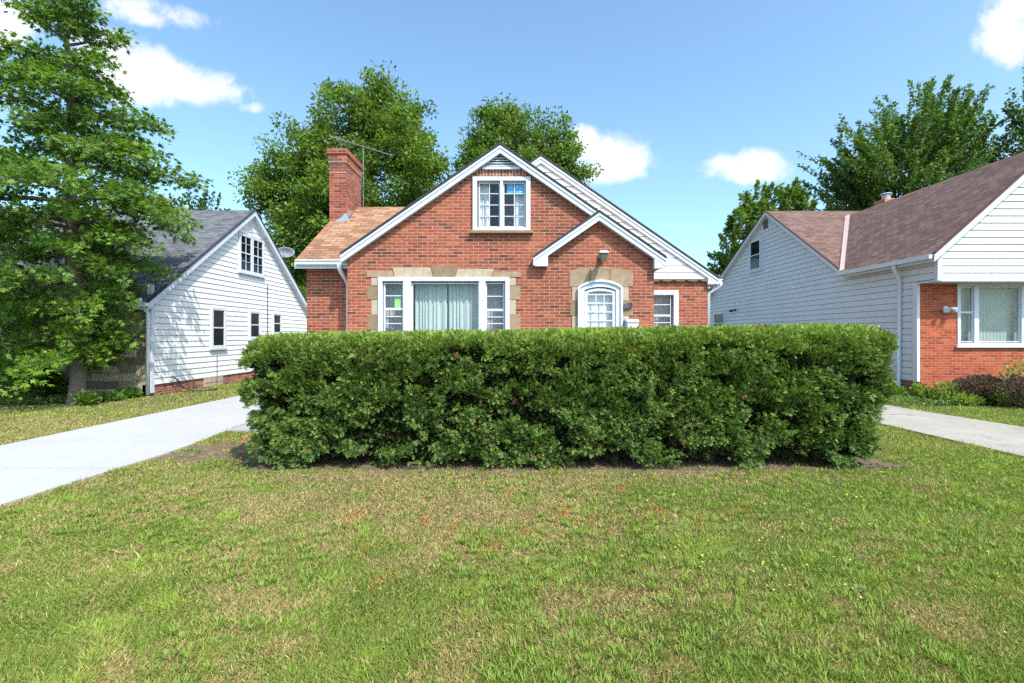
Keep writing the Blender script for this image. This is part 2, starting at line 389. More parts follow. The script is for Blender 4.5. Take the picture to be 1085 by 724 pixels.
def win(parent, W, u0, u1, z0, z1, sashes, proud=.05, fr=.07, label=None, mat='white', back=None, depth=None, sill=True, glassmat='glass', headers=0.0):
    """A window: frame with its sashes and bars, then pane, curtain, sill as sub-parts.
       sashes: list of (u0,u1,z0,z1, vbars, hbars(list of z), barwidth)."""
    mb = MB(); n0 = -.10 if depth else .0; n1 = proud if depth else proud+.025
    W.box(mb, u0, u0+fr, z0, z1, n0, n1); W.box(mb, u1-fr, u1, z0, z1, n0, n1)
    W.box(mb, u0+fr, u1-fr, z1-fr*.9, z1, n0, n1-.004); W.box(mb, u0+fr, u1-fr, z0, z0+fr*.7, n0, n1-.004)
    gl = MB(); prev = None
    gn = -.045 if depth else .04
    for (a, b, c, d, vb, hb, bw) in sashes:
        if prev is not None and a - prev > .005: W.box(mb, prev, a, z0+fr*.7, z1-fr*.9, n0, n1-.008)
        prev = b
        s = .024
        for (p, q, r, t) in ((a, a+s, c, d), (b-s, b, c, d), (a+s, b-s, c, c+s), (a+s, b-s, d-s, d)):
            W.box(mb, p, q, r, t, gn-.015, gn+.025)
        for z in hb:
            zz, w = z if isinstance(z, tuple) else (z, bw)
            W.box(mb, a+s, b-s, zz-w/2, zz+w/2, gn-.01, gn+.022)
        for k in range(vb):
            uu = a+(b-a)*(k+1)/(vb+1); W.box(mb, uu-bw/2, uu+bw/2, c+s, d-s, gn-.009, gn+.018)
        gl.add([W.p(a+.01, c+.01, gn), W.p(b-.01, c+.01, gn), W.p(b-.01, d-.01, gn), W.p(a+.01, d-.01, gn)], [(0, 1, 2, 3)])
    f = mb.build('window', mat, parent, loc=W.p((u0+u1)/2, z0, 0), bevel=.003)
    if label: f['label'] = label
    gl.build('pane', glassmat, f, fix=False)
    if not depth:
        bk = MB(); W.box(bk, u0+fr*.6, u1-fr*.6, z0+.02, z1-.02, .024, .030); bk.build('blind', back or 'dark_room', f)  # backing panel; its dark_room colour stands in for an unlit room
    if sill:
        sb = MB(); W.box(sb, u0-.05, u1+.05, z0-.055, z0-.001, -.02, proud+.045); sb.build('sill', mat if sill is True else sill, f, bevel=.004)
    return f
def curtain(parent, W, u0, u1, z0, z1, n, mat, waves=14, amp=.025, name='curtain', seed=0):
    r = random.Random(seed); k = waves*8; vs = []; ph = [r.random()*6 for _ in range(4)]
    for i in range(k+1):
        t = i/k; u = u0+(u1-u0)*t
        o = amp*(math.sin(t*waves*6.283+ph[0]+2.6*math.sin(t*5+ph[1])+1.1*math.sin(t*17+ph[3]))+.4*math.sin(t*waves*2.6*6.283+ph[2]))
        vs += [W.p(u, z0, n+o*1.2), W.p(u, z1, n+o*.8)]
    mb = MB(); mb.add(vs, [(2*i, 2*i+2, 2*i+3, 2*i+1) for i in range(k)])
    return mb.build(name, mat, parent, fix=False, smooth=True)

# ------------------------------------------------------------------ scatter helper (leaves, blades)
def unit(a): return a/np.maximum(np.linalg.norm(a, axis=-1, keepdims=True), 1e-9)
def scatter(name, tv, tf, pos, axis, nrm, size, col, mat, parent=None, loc=(0, 0, 0), width=None):
    """tv: (k,3) template in (side, along, normal); tf: (m,4) or (m,3); one copy per point"""
    tv = np.asarray(tv, float); tf = np.asarray(tf, np.int64)
    n = len(pos); k = len(tv); y = unit(axis); x = unit(np.cross(y, nrm)); z = np.cross(x, y)
    size = np.broadcast_to(np.asarray(size, float), (n,)); w = size if width is None else np.broadcast_to(width, (n,))
    P = (pos[:, None, :] + (tv[None, :, 0, None]*w[:, None, None])*x[:, None, :] + (tv[None, :, 1, None]*size[:, None, None])*y[:, None, :]
         + (tv[None, :, 2, None]*size[:, None, None])*z[:, None, :]) - np.asarray(loc)[None, None, :]
    me = bpy.data.meshes.new(name); nv = n*k; m, q = tf.shape
    me.vertices.add(nv); me.vertices.foreach_set('co', P.reshape(-1).astype(np.float32))
    F = (tf[None]+np.arange(n)[:, None, None]*k).reshape(-1)
    me.loops.add(len(F)); me.loops.foreach_set('vertex_index', F.astype(np.int32))
    me.polygons.add(n*m); me.polygons.foreach_set('loop_start', (np.arange(n*m)*q).astype(np.int32))
    me.update(calc_edges=True)
    ca = me.color_attributes.new('Col', 'FLOAT_COLOR', 'POINT')
    if mat in ('leaf', 'needle'): col = np.asarray(col)*1.25
    c4 = np.ones((n, k, 4), np.float32); c4[:, :, :3] = np.clip(col, 0, 1)[:, None, :]
    ca.data.foreach_set('color', c4.reshape(-1))
    me.materials.append(M[mat])
    o = bpy.data.objects.new(name, me); COL.objects.link(o)
    if parent is not None: o.parent = parent; o.location = Vector(loc)-wloc(parent)
    else: o.location = loc
    return o
_lat = {}
def vnoise(x, y, s, seed):
    if seed not in _lat: _lat[seed] = np.random.default_rng(seed).random((256, 256))
    L = _lat[seed]; x = np.asarray(x)/s+500; y = np.asarray(y)/s+500
    xi = np.floor(x).astype(int); yi = np.floor(y).astype(int); fx = x-xi; fy = y-yi
    fx = fx*fx*(3-2*fx); fy = fy*fy*(3-2*fy); g = lambda a, b: L[a & 255, b & 255]
    return (g(xi, yi)*(1-fx)+g(xi+1, yi)*fx)*(1-fy)+(g(xi, yi+1)*(1-fx)+g(xi+1, yi+1)*fx)*fy
def fbm(x, y, s, seed): return (vnoise(x, y, s, seed)*.5+vnoise(x, y, s/2.1, seed+1)*.3+vnoise(x, y, s/4.3, seed+2)*.2)
def lerp(a, b, t): return np.asarray(a)*(1-t[:, None])+np.asarray(b)*t[:, None]
KITE = ([(0, 0, 0), (.22, .45, .05), (0, 1, 0), (-.22, .45, .05)], [(0, 1, 2, 3)])
LOBED = ([(0, 0, 0), (.10, .3, .02), (0, 1, -.08), (-.10, .3, .02), (.09, .16, 0), (.5, .78, -.06), (.03, .5, .02), (-.09, .16, 0), (-.5, .78, -.06), (-.03, .5, .02), (.5, .28, -.05), (-.5, .28, -.05)],
         [(0, 1, 2, 3), (0, 4, 5, 6), (0, 9, 8, 7), (0, 10, 6, 9), (0, 6, 9, 11)])

# ------------------------------------------------------------------ world, sun, camera
TO_SUN = Vector((.47, -.63, 1.0)).normalized()
elev = math.asin(TO_SUN.z); azim = math.atan2(TO_SUN.x, TO_SUN.y)
w = bpy.data.worlds.new("World"); scene.world = w; w.use_nodes = True
nt = w.node_tree; nt.nodes.clear()
wo = nt.nodes.new('ShaderNodeOutputWorld'); bg = nt.nodes.new('ShaderNodeBackground'); bg.inputs[1].default_value = 0.15
sky = nt.nodes.new('ShaderNodeTexSky'); sky.sky_type = 'NISHITA'; sky.sun_disc = False
sky.sun_elevation = elev; sky.sun_rotation = azim; sky.altitude = 0; sky.air_density = 1.0; sky.dust_density = 1.8; sky.ozone_density = 2.0
tc = nt.nodes.new('ShaderNodeTexCoord')
sep = nt.nodes.new('ShaderNodeSeparateXYZ'); nt.links.new(tc.outputs['Generated'], sep.inputs[0])
ay = nt.nodes.new('ShaderNodeMath'); ay.operation = 'MAXIMUM'; ay.inputs[1].default_value = .02; nt.links.new(sep.outputs[1], ay.inputs[0])
def M2(op, a, b, c=None, clamp=False):
    n = nt.nodes.new('ShaderNodeMath'); n.operation = op; n.use_clamp = clamp
    for i, s in enumerate((a, b, c)):
        if s is None: continue
        if isinstance(s, (int, float)): n.inputs[i].default_value = s
        else: nt.links.new(s, n.inputs[i])
    return n.outputs[0]
gx = M2('DIVIDE', sep.outputs[0], ay.outputs[0]); gz = M2('DIVIDE', sep.outputs[2], ay.outputs[0])
cmb = nt.nodes.new('ShaderNodeCombineXYZ'); nt.links.new(gx, cmb.inputs[0]); nt.links.new(gz, cmb.inputs[1])
def cn(scale, det, rough, dist, seed):
    n = nt.nodes.new('ShaderNodeTexNoise'); n.inputs['Scale'].default_value = scale; n.inputs['Detail'].default_value = det
    n.inputs['Roughness'].default_value = rough; n.inputs['Distortion'].default_value = dist
    mp = nt.nodes.new('ShaderNodeMapping'); mp.inputs['Location'].default_value = (seed, seed*.7, seed*.3); nt.links.new(cmb.outputs[0], mp.inputs[0])
    nt.links.new(mp.outputs[0], n.inputs['Vector']); return n.outputs[0]
noise = cn(10, 12, .66, .35, 1.3)
# cloud banks by direction: (azimuth tan, height tan, half width, half height, tilt, strength)
clouds = [(140, 72, 66, 34, .28, 1.05), (190, 86, 70, 21, .22, 1.05), (150, 100, 44, 14, .1, .8), (110, 45, 40, 20, .2, .9),
          (160, 14, 62, 15, .15, .75), (8, 22, 42, 30, 0, .95), (650, 163, 44, 25, .15, 1.05), (622, 150, 26, 17, 0, .95), (640, 180, 52, 14, 0, .7),
          (790, 178, 54, 17, 0, .85), (800, 170, 36, 14, 0, .8), (1066, 34, 34, 34, .2, 1.1), (1085, 10, 40, 22, 0, 1.0), (266, 114, 14, 6, 0, .45), (-120, 60, 80, 40, 0, 1), (1240, 120, 70, 30, 0, 1)]
acc = None
for (cx, cy, hw, hh, tilt, st) in clouds:
    ux = (cx-550)/500; uz = (355-cy)/500; hw /= 500; hh /= 500
    dx = M2('SUBTRACT', gx, ux); dz = M2('SUBTRACT', gz, uz)
    c, s = math.cos(-tilt), math.sin(-tilt)
    rx = M2('ADD', M2('MULTIPLY', dx, c/hw), M2('MULTIPLY', dz, s/hw)); rz = M2('ADD', M2('MULTIPLY', dx, -s/hh), M2('MULTIPLY', dz, c/hh))
    r2 = M2('ADD', M2('MULTIPLY', rx, rx), M2('MULTIPLY', rz, rz))
    v = M2('MULTIPLY', M2('SUBTRACT', 1.25, r2), st)
    v = M2('MAXIMUM', v, -1.5)
    acc = v if acc is None else M2('MAXIMUM', acc, v)
d0 = M2('ADD', acc, M2('MULTIPLY', M2('SUBTRACT', noise, .5), 3.6))
mr = nt.nodes.new('ShaderNodeMapRange'); mr.interpolation_type = 'SMOOTHSTEP'; mr.inputs[1].default_value = -.15; mr.inputs[2].default_value = 1.25
nt.links.new(d0, mr.inputs[0])
front = M2('GREATER_THAN', sep.outputs[1], .03)
cf = M2('MULTIPLY', mr.outputs[0], front)
cf = M2('MULTIPLY', cf, .96)
mx = nt.nodes.new('ShaderNodeMix'); mx.data_type = 'RGBA'
nt.links.new(cf, mx.inputs[0])
hs = nt.nodes.new('ShaderNodeMix'); hs.data_type = 'RGBA'; hs.blend_type = 'MULTIPLY'; hs.inputs[0].default_value = 1
hs.inputs[7].default_value = (.98, 1.16, 1.16, 1); nt.links.new(sky.outputs[0], hs.inputs[6])
nt.links.new(hs.outputs[2], mx.inputs[6]); mx.inputs[7].default_value = (4.3, 4.35, 4.5, 1)
nt.links.new(mx.outputs[2], bg.inputs[0]); nt.links.new(bg.outputs[0], wo.inputs[0])

sl = bpy.data.lights.new('sun', 'SUN'); sl.energy = 3.05; sl.angle = math.radians(.5); sl.color = (1, .955, .88)
so = bpy.data.objects.new('sun', sl); COL.objects.link(so); so.rotation_euler = (-TO_SUN).to_track_quat('-Z', 'Y').to_euler(); so.location = (10, -15, 25)
cam = bpy.data.cameras.new('camera'); co = bpy.data.objects.new('camera', cam); COL.objects.link(co)
co.location = (0, 0, CAMZ); co.rotation_euler = (math.pi/2, 0, 0)
cam.sensor_width = 36; cam.lens = 500/1085*36; cam.shift_x = -7.5/1085; cam.shift_y = -7/1085; cam.clip_end = 3000; cam.clip_start = .05
scene.camera = co
vs_ = scene.view_settings; scene.display_settings.display_device = 'sRGB'; vs_.view_transform = 'Standard'; vs_.look = 'None'; vs_.exposure = 0.9; vs_.gamma = 1
scene.cycles.max_bounces = 8; scene.cycles.transparent_max_bounces = 12; scene.cycles.use_denoising = False; scene.cycles.sample_clamp_indirect = 3.0; scene.cycles.use_adaptive_sampling = False

# ------------------------------------------------------------------ ground, drives, walk
g = MB(); g.add([(-900, -300, 0), (900, -300, 0), (900, 1500, 0), (-900, 1500, 0)], [(0, 1, 2, 3)])
tag(g.build('ground', 'ground', fix=False), kind='structure')
def edge_pts(pts, w0, seed, amp=.015):
    out = []; r = random.Random(seed)
    for i in range(len(pts)-1):
        (x0, y0), (x1, y1) = pts[i], pts[i+1]; k = max(1, int(abs(y1-y0)/.25))
        for j in range(k): t = j/k; out.append((x0+(x1-x0)*t+r.uniform(-amp, amp), y0+(y1-y0)*t))
    out.append(pts[-1]); return out
def drive(name, lft, rgt, joints, mat, z=.03):
    # slabs between tooled joints
    def at(pts, y):
        for i in range(len(pts)-1):
            if pts[i][1] <= y <= pts[i+1][1]:
                t = (y-pts[i][1])/(pts[i+1][1]-pts[i][1]); return pts[i][0]+t*(pts[i+1][0]-pts[i][0])
        return pts[-1][0]
    mb = MB(); ys = joints
    for a, b in zip(ys[:-1], ys[1:]):
        a2, b2 = a+.007, b-.007
        k = max(1, int((b-a)/.5)); yy = [a2+(b2-a2)*i/k for i in range(k+1)]
        L = [(at(lft, y), y, z) for y in yy]; R = [(at(rgt, y), y, z) for y in yy]
        mb.prism(L+R[::-1], (0, 0, -z-.02))
    b = MB()
    b.prism([(x, y, z-.012) for x, y in lft]+[(x, y, z-.012) for x, y in rgt[::-1]], (0, 0, -z))
    o = mb.build(name, mat); tag(o, kind='structure')
    return o
drive('left_driveway', [(-6.9, -4), (-6.9, 6.3), (-6.78, 11), (-6.7, 30)], [(-4.6, -4), (-4.5, 4.0), (-4.38, 6.2), (-4.55, 7.6), (-4.5, 9), (-4.45, 30)], [-4, -1, 2.0, 5.2, 6.52, 9.7, 12.8, 16, 19, 22, 26, 30], 'concrete')
drive('right_driveway', [(6.15, -4), (6.12, 5.7), (6.0, 7.9), (5.9, 30)], [(8.3, -4), (8.15, 7.0), (7.75, 9.3), (7.65, 11), (7.6, 30)], [-4, -.5, 2.5, 6.25, 9.6, 13, 16, 20, 25, 30], 'concrete_old')
mb = MB(); mb.box(-4.5, -2.6, 7.25, 8.15, -.02, .035); mb.box(-2.585, -.6, 7.27, 8.15, -.02, .033); mb.box(-.585, 2.1, 7.25, 8.15, -.02, .035)
tag(mb.build('front_walk', 'concrete_walk'), kind='structure')
# bare soil under the hedge
def blob(name, cx, cy, rx, ry, z, mat, seed, pw=1.0, n=80):
    r = random.Random(seed); ph = [r.random()*6 for _ in range(5)]; pts = []
    for i in range(n):
        a = 2*math.pi*i/n; k = 1+.05*math.sin(3*a+ph[0])+.05*math.sin(7*a+ph[1])+.03*math.sin(13*a+ph[2])
        c, s = math.cos(a), math.sin(a); c = math.copysign(abs(c)**pw, c); s = math.copysign(abs(s)**pw, s)
        pts.append((cx+rx*k*c, cy+ry*k*s, z))
    mb = MB(); mb.add(pts, [tuple(range(n))]); o = mb.build(name, mat, fix=False); return tag(o, kind='structure')
blob('hedge_soil', .60, 6.25, 4.05, 1.27, .006, 'soil', 3, .5)
blob('bare_soil', -3.95, 6.0, .75, .48, .009, 'soil', 13, .9)
blob('tree_bed', -10.2, 11.0, 2.9, 1.55, .006, 'mulch', 5, .6)
blob('foundation_bed', 10.2, 10.5, 2.6, .85, .006, 'mulch', 6, .5)

# ------------------------------------------------------------------ MAIN HOUSE
H = thing('brick_house', (0, 12, 0), 'red brick cottage with tan shingled roof and arched white door, centre behind the hedge', 'house')
SL = .689
FW = Plane('F', 9.1); FD = 9.0
pkx, pkz = X(530, FD), Z(153, FD)                 # front gable peak on the rake
def Lr(x): return pkz-SL*(x-pkx)
def Ll(x): return pkz-SL*(pkx-x)
TH = .16
# front wall with openings
wx0, wx1, wz0, wz1 = X(401, 9.1), X(540, 9.1), 1.12, Z(294, 9.1)
gx0, gx1, gz0, gz1 = X(501, 9.1), X(562, 9.1), Z(245, 9.1), Z(188, 9.1)
fl = X(368, 9.1)
mb = MB()
dxa, dxb = X(612.5, 9.0975)+.07, X(658.5, 9.0975)-.07
FW.wall(mb, [(fl, 0), (2.3, 0), (2.3, Lr(2.3)-.05), (pkx, pkz-.05), (fl, Ll(fl)-.05)],
        [[(wx0+.03, wz0), (wx1-.03, wz0), (wx1-.03, wz1-.03), (wx0+.03, wz1-.03)], [(gx0+.03, gz0+.02), (gx1-.03, gz0+.02), (gx1-.03, gz1-.02), (gx0+.03, gz1-.02)],
         [(dxa, .43), (dxb, .43), (dxb, 2.38), (dxa, 2.38)]], .22)
# side return of the front bay and left wing
mb.prism([(fl, 9.32, 0), (fl, 9.6, 0), (fl, 9.6, 2.95), (fl, 9.32, 2.95)], (.2, 0, 0))
LW = Plane('F', 9.58)
wl = X(325, 9.58)
LW.wall(mb, [(wl, 0), (fl+.19, 0), (fl+.19, 2.93), (wl, 2.93)], [], .2)
# left side wall with gable
lr_d, lr_z = 11.8, 4.7
mb.prism([(wl, 9.78, 0), (wl, 14.2, 0), (wl, 14.2, 2.93), (wl, lr_d, lr_z-.16), (wl, 9.78, 3.1)], (.2, 0, 0))
mb.box(wl+.2, 4.0, 14.0, 14.2, 0, 2.9)
mb.prism([(fl, 14.21, 0), (4.19, 14.21, 0), (4.19, 14.21, 2.8), (.48, 14.21, 5.25), (fl, 14.21, 2.8)], (0, .2, 0))
# rear right section
RW = Plane('F', 10.5)
rx1 = X(749.5, 10.5); rz = Z(296, 10.5)
qx0, qx1, qz0, qz1 = X(684, 10.5), X(718.5, 10.5), 1.35, Z(308, 10.5)
RW.wall(mb, [(2.2, 0), (rx1, 0), (rx1, rz+.1), (2.2, rz+.1)], [[(qx0+.03, qz0), (qx1-.03, qz0), (qx1-.03, qz1-.03), (qx0+.03, qz1-.03)]], .2)
mb.prism([(rx1, 10.7, 0), (rx1, 14.2, 0), (rx1, 14.2, 2.8), (rx1, 10.7, 2.8)], (-.2, 0, 0))
mb.build('wall', 'brick', H)
# entry bay
EW = Plane('F', 9.0975); ED = 8.965
epx = X(635, ED); epz = Lr(epx)+.004
ex0, ex1 = X(578, 9.0975), X(693, 9.0975)
dx0, dx1 = X(612.5, 9.0975), X(658.5, 9.0975); dz1 = Z(303.5, 9.0975); dzp = Z(297.5, 9.0975); dz0 = .42
def arch(u0, u1, zs, zp, n=12):   # points along a shallow arch from right to left
    return [(u1+(u0-u1)*i/n, zs+(zp-zs)*math.sin(math.pi*i/n)**.75) for i in range(n+1)]
mb = MB()
EW.wall(mb, [(ex0, 0), (ex1, 0), (ex1, epz-SL*(ex1-epx)-.05), (epx, epz-.05), (ex0, epz-SL*(epx-ex0)-.05)],
        [[(dx0+.03, dz0), (dx1-.03, dz0)]+[(u, z-.03) for u, z in arch(dx0+.03, dx1-.03, dz1-.06, dzp)]], .002)
mb.prism([(ex1, 9.098, 0), (ex1, 10.5, 0), (ex1, 10.5, 2.95), (ex1, 9.098, 2.95)], (-.2, 0, 0))
mb.build('entry_wall', 'brick', H)
# roofs of the main house
def roof_part(polys, mat, under='white', edgem='edge', parent=H, th=.13, name='roof'):
    a = MB(); b = MB()
    for p in polys:
        slab(a, [Vector(q)+Vector((0, 0, .0)) for q in p], .028)
        slab(b, [Vector(q)-Vector((0, 0, .03)) for q in p], th)
    r = a.build(name, mat, parent); b.build('eave_board', under, r); return r
EPS = .25
# left wing: ridge along X
el = -4.42
zeave = lr_z-SL*(lr_d-9.28)
roof_part([[(el, 9.28, zeave), (-2.4, 9.28, zeave), (-.3, lr_d, lr_z), (el, lr_d, lr_z)],
           [(el, lr_d, lr_z), (-.3, lr_d, lr_z), (-.3, 14.4, lr_z-SL*(14.4-lr_d)), (el, 14.4, lr_z-SL*(14.4-lr_d))]], 'roof_tan', name='wing_roof')
# front gable
flx = X(361, FD)
roof_part([[(flx, FD+.02, Ll(flx)), (pkx, FD+.02, pkz), (pkx, 14.4, pkz), (flx, 14.4, Ll(flx))],
           [(pkx, FD+.02, pkz), (epx, FD+.02, Lr(epx)), (epx, 11.5, Lr(epx)), (pkx, 11.5, pkz)]], 'roof_tan', name='front_roof')
erx = X(706, ED); elx = X(565, ED)
roof_part([[(epx, ED+.02, epz), (erx, ED+.02, epz-SL*(erx-epx)), (erx, 10.48, epz-SL*(erx-epx)), (epx, 10.48, epz)],
           [(elx, ED+.02, epz-SL*(epx-elx)), (epx, ED+.02, epz), (epx, 9.09, epz), (elx, 9.09, epz-SL*(epx-elx))]], 'roof_tan', name='entry_roof')
RD = 10.425; rpx = .48; rpz = Z(165, RD); rfx = 4.40
def Rr(x): return rpz-SL*abs(x-rpx)
roof_part([[(rpx, RD+.02, rpz), (rfx, RD+.02, Rr(rfx)), (rfx, 14.5, Rr(rfx)), (rpx, 14.5, rpz)],
           [(rpx, RD+.02, rpz), (-2.0, RD+.02, Rr(-2.0)-.1), (-2.0, 14.4, Rr(-2.0)-.1), (rpx, 14.4, rpz)]], 'roof_tan', name='rear_roof')
# rake boards (white fascia with dark shingle edge above)
def rake(xa, za, xb, zb, y, wdt=.155, t=.03, parent=H, mat='white', top='edge', cut=None):
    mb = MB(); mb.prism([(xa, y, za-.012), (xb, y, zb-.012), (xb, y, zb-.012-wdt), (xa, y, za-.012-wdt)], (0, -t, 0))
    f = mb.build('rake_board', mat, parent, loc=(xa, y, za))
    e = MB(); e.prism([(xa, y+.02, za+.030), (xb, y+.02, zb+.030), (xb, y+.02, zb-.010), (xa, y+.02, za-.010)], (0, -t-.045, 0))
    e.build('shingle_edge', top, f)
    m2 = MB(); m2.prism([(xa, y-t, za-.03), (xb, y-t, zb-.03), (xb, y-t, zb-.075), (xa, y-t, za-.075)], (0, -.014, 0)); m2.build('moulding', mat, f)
    return f
rake(flx, Ll(flx), pkx, pkz, FD+.015); rake(pkx, pkz, epx, Lr(epx), FD+.0151)
rake(elx, epz-SL*(epx-elx), epx, epz, ED+.015); rake(epx, epz, erx, epz-SL*(erx-epx), ED+.0151)
rake(rpx-.6, Rr(rpx-.6), rpx, rpz, RD+.015, .15); rake(rpx, rpz, rfx, Rr(rfx), RD+.0151, .15)
# cornice returns
mb = MB()
zb = epz-SL*(epx-elx)
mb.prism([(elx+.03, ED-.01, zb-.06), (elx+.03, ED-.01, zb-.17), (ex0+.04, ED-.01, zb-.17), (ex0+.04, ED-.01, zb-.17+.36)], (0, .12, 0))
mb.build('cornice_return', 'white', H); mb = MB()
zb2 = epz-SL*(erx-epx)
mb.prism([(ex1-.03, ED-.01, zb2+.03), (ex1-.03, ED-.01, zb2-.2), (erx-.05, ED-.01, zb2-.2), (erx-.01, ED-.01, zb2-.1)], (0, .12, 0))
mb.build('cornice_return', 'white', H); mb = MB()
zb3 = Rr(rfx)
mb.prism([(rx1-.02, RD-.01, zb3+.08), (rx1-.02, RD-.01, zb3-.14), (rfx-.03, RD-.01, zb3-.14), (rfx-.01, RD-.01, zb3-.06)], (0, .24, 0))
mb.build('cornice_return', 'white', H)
# white siding of the rear gable
mb = MB(); SW = Plane('F', 10.46)
SW.siding(mb, [(.9, rz), (rx1+.03, rz), (rx1+.03, Rr(rx1+.03)-.1), (rpx, rpz-.1), (-.4, Rr(-.4)-.1), (-.4, 4.3)], rz, .158, .016)
Plane('F', 10.494).wall(mb, [(-.4, rz-.0), (rx1+.03, rz-.0), (rx1+.03, Rr(rx1+.03)-.1), (rpx, rpz-.1), (-.4, Rr(-.4)-.1)], [], .004)
sd = mb.build('gable_siding', 'siding', H, fix=False)
mb = MB(); pts = []
for i in range(61):
    u = 2.5+(rx1+.03-2.5)*i/60; pts.append((u, rz-.014-.045*abs(math.sin(u*math.pi/.285))**.6))
poly = [(2.5, rz+.004)]+[p for p in pts]+[(rx1+.03, rz+.004)]
mb.prism([SW.p(a, b, .03) for a, b in poly], (0, .09, 0)); mb.build('scalloped_trim', 'bronze', H)  # scalloped edge; dark plate stands in for its wavy shadow on the brick
# gable vent
mb = MB(); vz = Z(175.5, 9.0)
a, b = X(511, 9.05), X(551, 9.05)
FW.box(mb, a, b, vz-.05, vz, 0, .05)
zz = vz+.012
k = 0
while True:
    half = (pkz-.17-zz)/SL
    if half < .05: break
    hw = min(half, (b-a)/2)
    mb.prism([FW.p(pkx-hw, zz, .045), FW.p(pkx+hw, zz, .045), FW.p(pkx+hw*.93, zz+.035, .012), FW.p(pkx-hw*.93, zz+.035, .012)], (0, -.008, 0)); zz += .047
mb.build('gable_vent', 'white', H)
mb = MB(); mb.prism([FW.p(a+.03, vz, .004), FW.p(b-.03, vz, .004), FW.p(pkx, pkz-.17, .004)], (0, -.006, 0)); mb.build('vent_backing', 'edge', H)
# soldier course over the gable window
mb = MB(); FW.box(mb, X(505, 9.1), X(560, 9.1), gz1+.012, gz1+.19, 0, .006); mb.build('soldier_course', 'brick_dark', H, rot90=True)
# stone surround of the picture window
def stones(lst, W, parent=H):
    for (pts, mt, pr) in lst:
        mb = MB(); mb.prism([W.p(u, z, -.01) for u, z in pts], W.p(0, 0, pr+.01)-W.p(0, 0, 0)); mb.build('stone_block', mt, parent, loc=W.p(pts[0][0], pts[0][1], 0), bevel=.006)
g9 = lambda px, py: (X(px, 9.1), Z(py, 9.1))
L = []
L.append(([g9(388.5, 294), g9(418, 294), g9(415.5, 287.5), g9(388.5, 287.5)], 'stone_tan', .016))
L.append(([g9(418.4, 294), g9(459, 294), g9(456.3, 284), g9(416, 284)], 'stone_light', .018))
L.append(([g9(459.4, 294), g9(481.6, 294), g9(485, 282), g9(456.4, 282)], 'stone_brown', .024))
L.append(([g9(482, 294), g9(520.5, 294), g9(523.3, 285.2), g9(485, 285.2)], 'stone_light', .018))
L.append(([g9(521, 294), g9(552, 294), g9(552, 288), g9(523.7, 288)], 'stone_tan', .016))
hz = [294.4, 303, 318, 334, 350, 366, 382, 398]
for i in range(len(hz)-1):
    wide = i % 2 == 1
    L.append(([g9(389 if wide else 393.5, hz[i+1]-.25), g9(401, hz[i+1]-.25), g9(401, hz[i]+.25), g9(389 if wide else 393.5, hz[i]+.25)], 'stone_brown' if wide else 'stone_light', .014))
    L.append(([g9(540, hz[i+1]-.25), g9(551.5 if wide else 546.5, hz[i+1]-.25), g9(551.5 if wide else 546.5, hz[i]+.25), g9(540, hz[i]+.25)], 'stone_tan' if wide else 'stone_light', .014))
stones(L, FW)
# picture window
f = win(H, FW, wx0, wx1, wz0, wz1, [
    (X(406.5, 9.1), X(427.5, 9.1), wz0+.06, Z(299.5, 9.1), 0, [Z(313.5, 9.1), (Z(327.5, 9.1), .045), Z(335.5, 9.1), Z(343, 9.1)], .018),
    (X(436, 9.1), X(507.5, 9.1), wz0+.06, Z(299.5, 9.1), 0, [], .02),
    (X(514.5, 9.1), X(534.5, 9.1), wz0+.06, Z(299.5, 9.1), 0, [Z(314, 9.1), (Z(328.5, 9.1), .045), Z(336, 9.1), Z(343, 9.1)], .018)],
    proud=.045, fr=.085, depth=True, label='wide white picture window with closed pale blue curtains')
curtain(f, FW, X(437, 9.1), X(472, 9.1), wz0+.1, wz1-.1, -.20, 'curtain_blue', 8, .02, seed=1)
curtain(f, FW, X(473.5, 9.1), X(507, 9.1), wz0+.1, wz1-.1, -.20, 'curtain_blue', 7, .022, seed=2)
for k, (a, b) in enumerate(((404, 428), (513, 536))):
    curtain(f, FW, X(a, 9.1), X(b, 9.1), wz0+.1, wz1-.1, -.3, 'curtain_grey', 6, .014, seed=3+k)
mb = MB(); FW.box(mb, X(417.2, 9.1), X(424, 9.1), Z(326, 9.1), Z(315, 9.1), -.064, -.06); mb.build('paper_notice', 'green_paper', f)
# gable window
g1 = lambda px: X(px, 9.1)
zt, zb_ = Z(193, 9.1), Z(241, 9.1); hb = [zb_+(zt-zb_)*k/4 for k in (1, 2, 3)]
f = win(H, FW, gx0, gx1, gz0, gz1, [(g1(507), g1(530), zb_, zt, 1, hb, .016), (g1(533), g1(557), zb_, zt, 1, hb, .016)], proud=.05, fr=.085, depth=True, sill='stone_brown', label='white sliding window with grid bars high in the front gable')
curtain(f, FW, g1(506), g1(518), zb_, zt, -.17, 'curtain_white', 4, .014, seed=8); curtain(f, FW, g1(545), g1(558), zb_, zt, -.17, 'curtain_white', 4, .014, seed=9)
mb = MB(); FW.box(mb, g1(537), g1(556.5), Z(204, 9.1), Z(193.5, 9.1), -.064, -.06); mb.build('blue_sign', 'blue_sheet', f)
mb = MB(); W_ = FW
for (a, b, c, q) in ((540, 542, 199, 197.2), (543, 545.5, 202.5, 201), (547.5, 549, 198.4, 196), (549.5, 554, 203, 201.4), (551, 552.2, 200, 197.5)):
    mb = MB(); mb.prism([W_.p(g1(a), Z(c, 9.1), -.0599), W_.p(g1(b), Z(c-.6, 9.1), -.0599), W_.p(g1(b-.3), Z(q, 9.1), -.0599), W_.p(g1(a+.5), Z(q+.3, 9.1), -.0599)], (0, -.0012, 0)); mb.build('sign_mark', 'white', f)
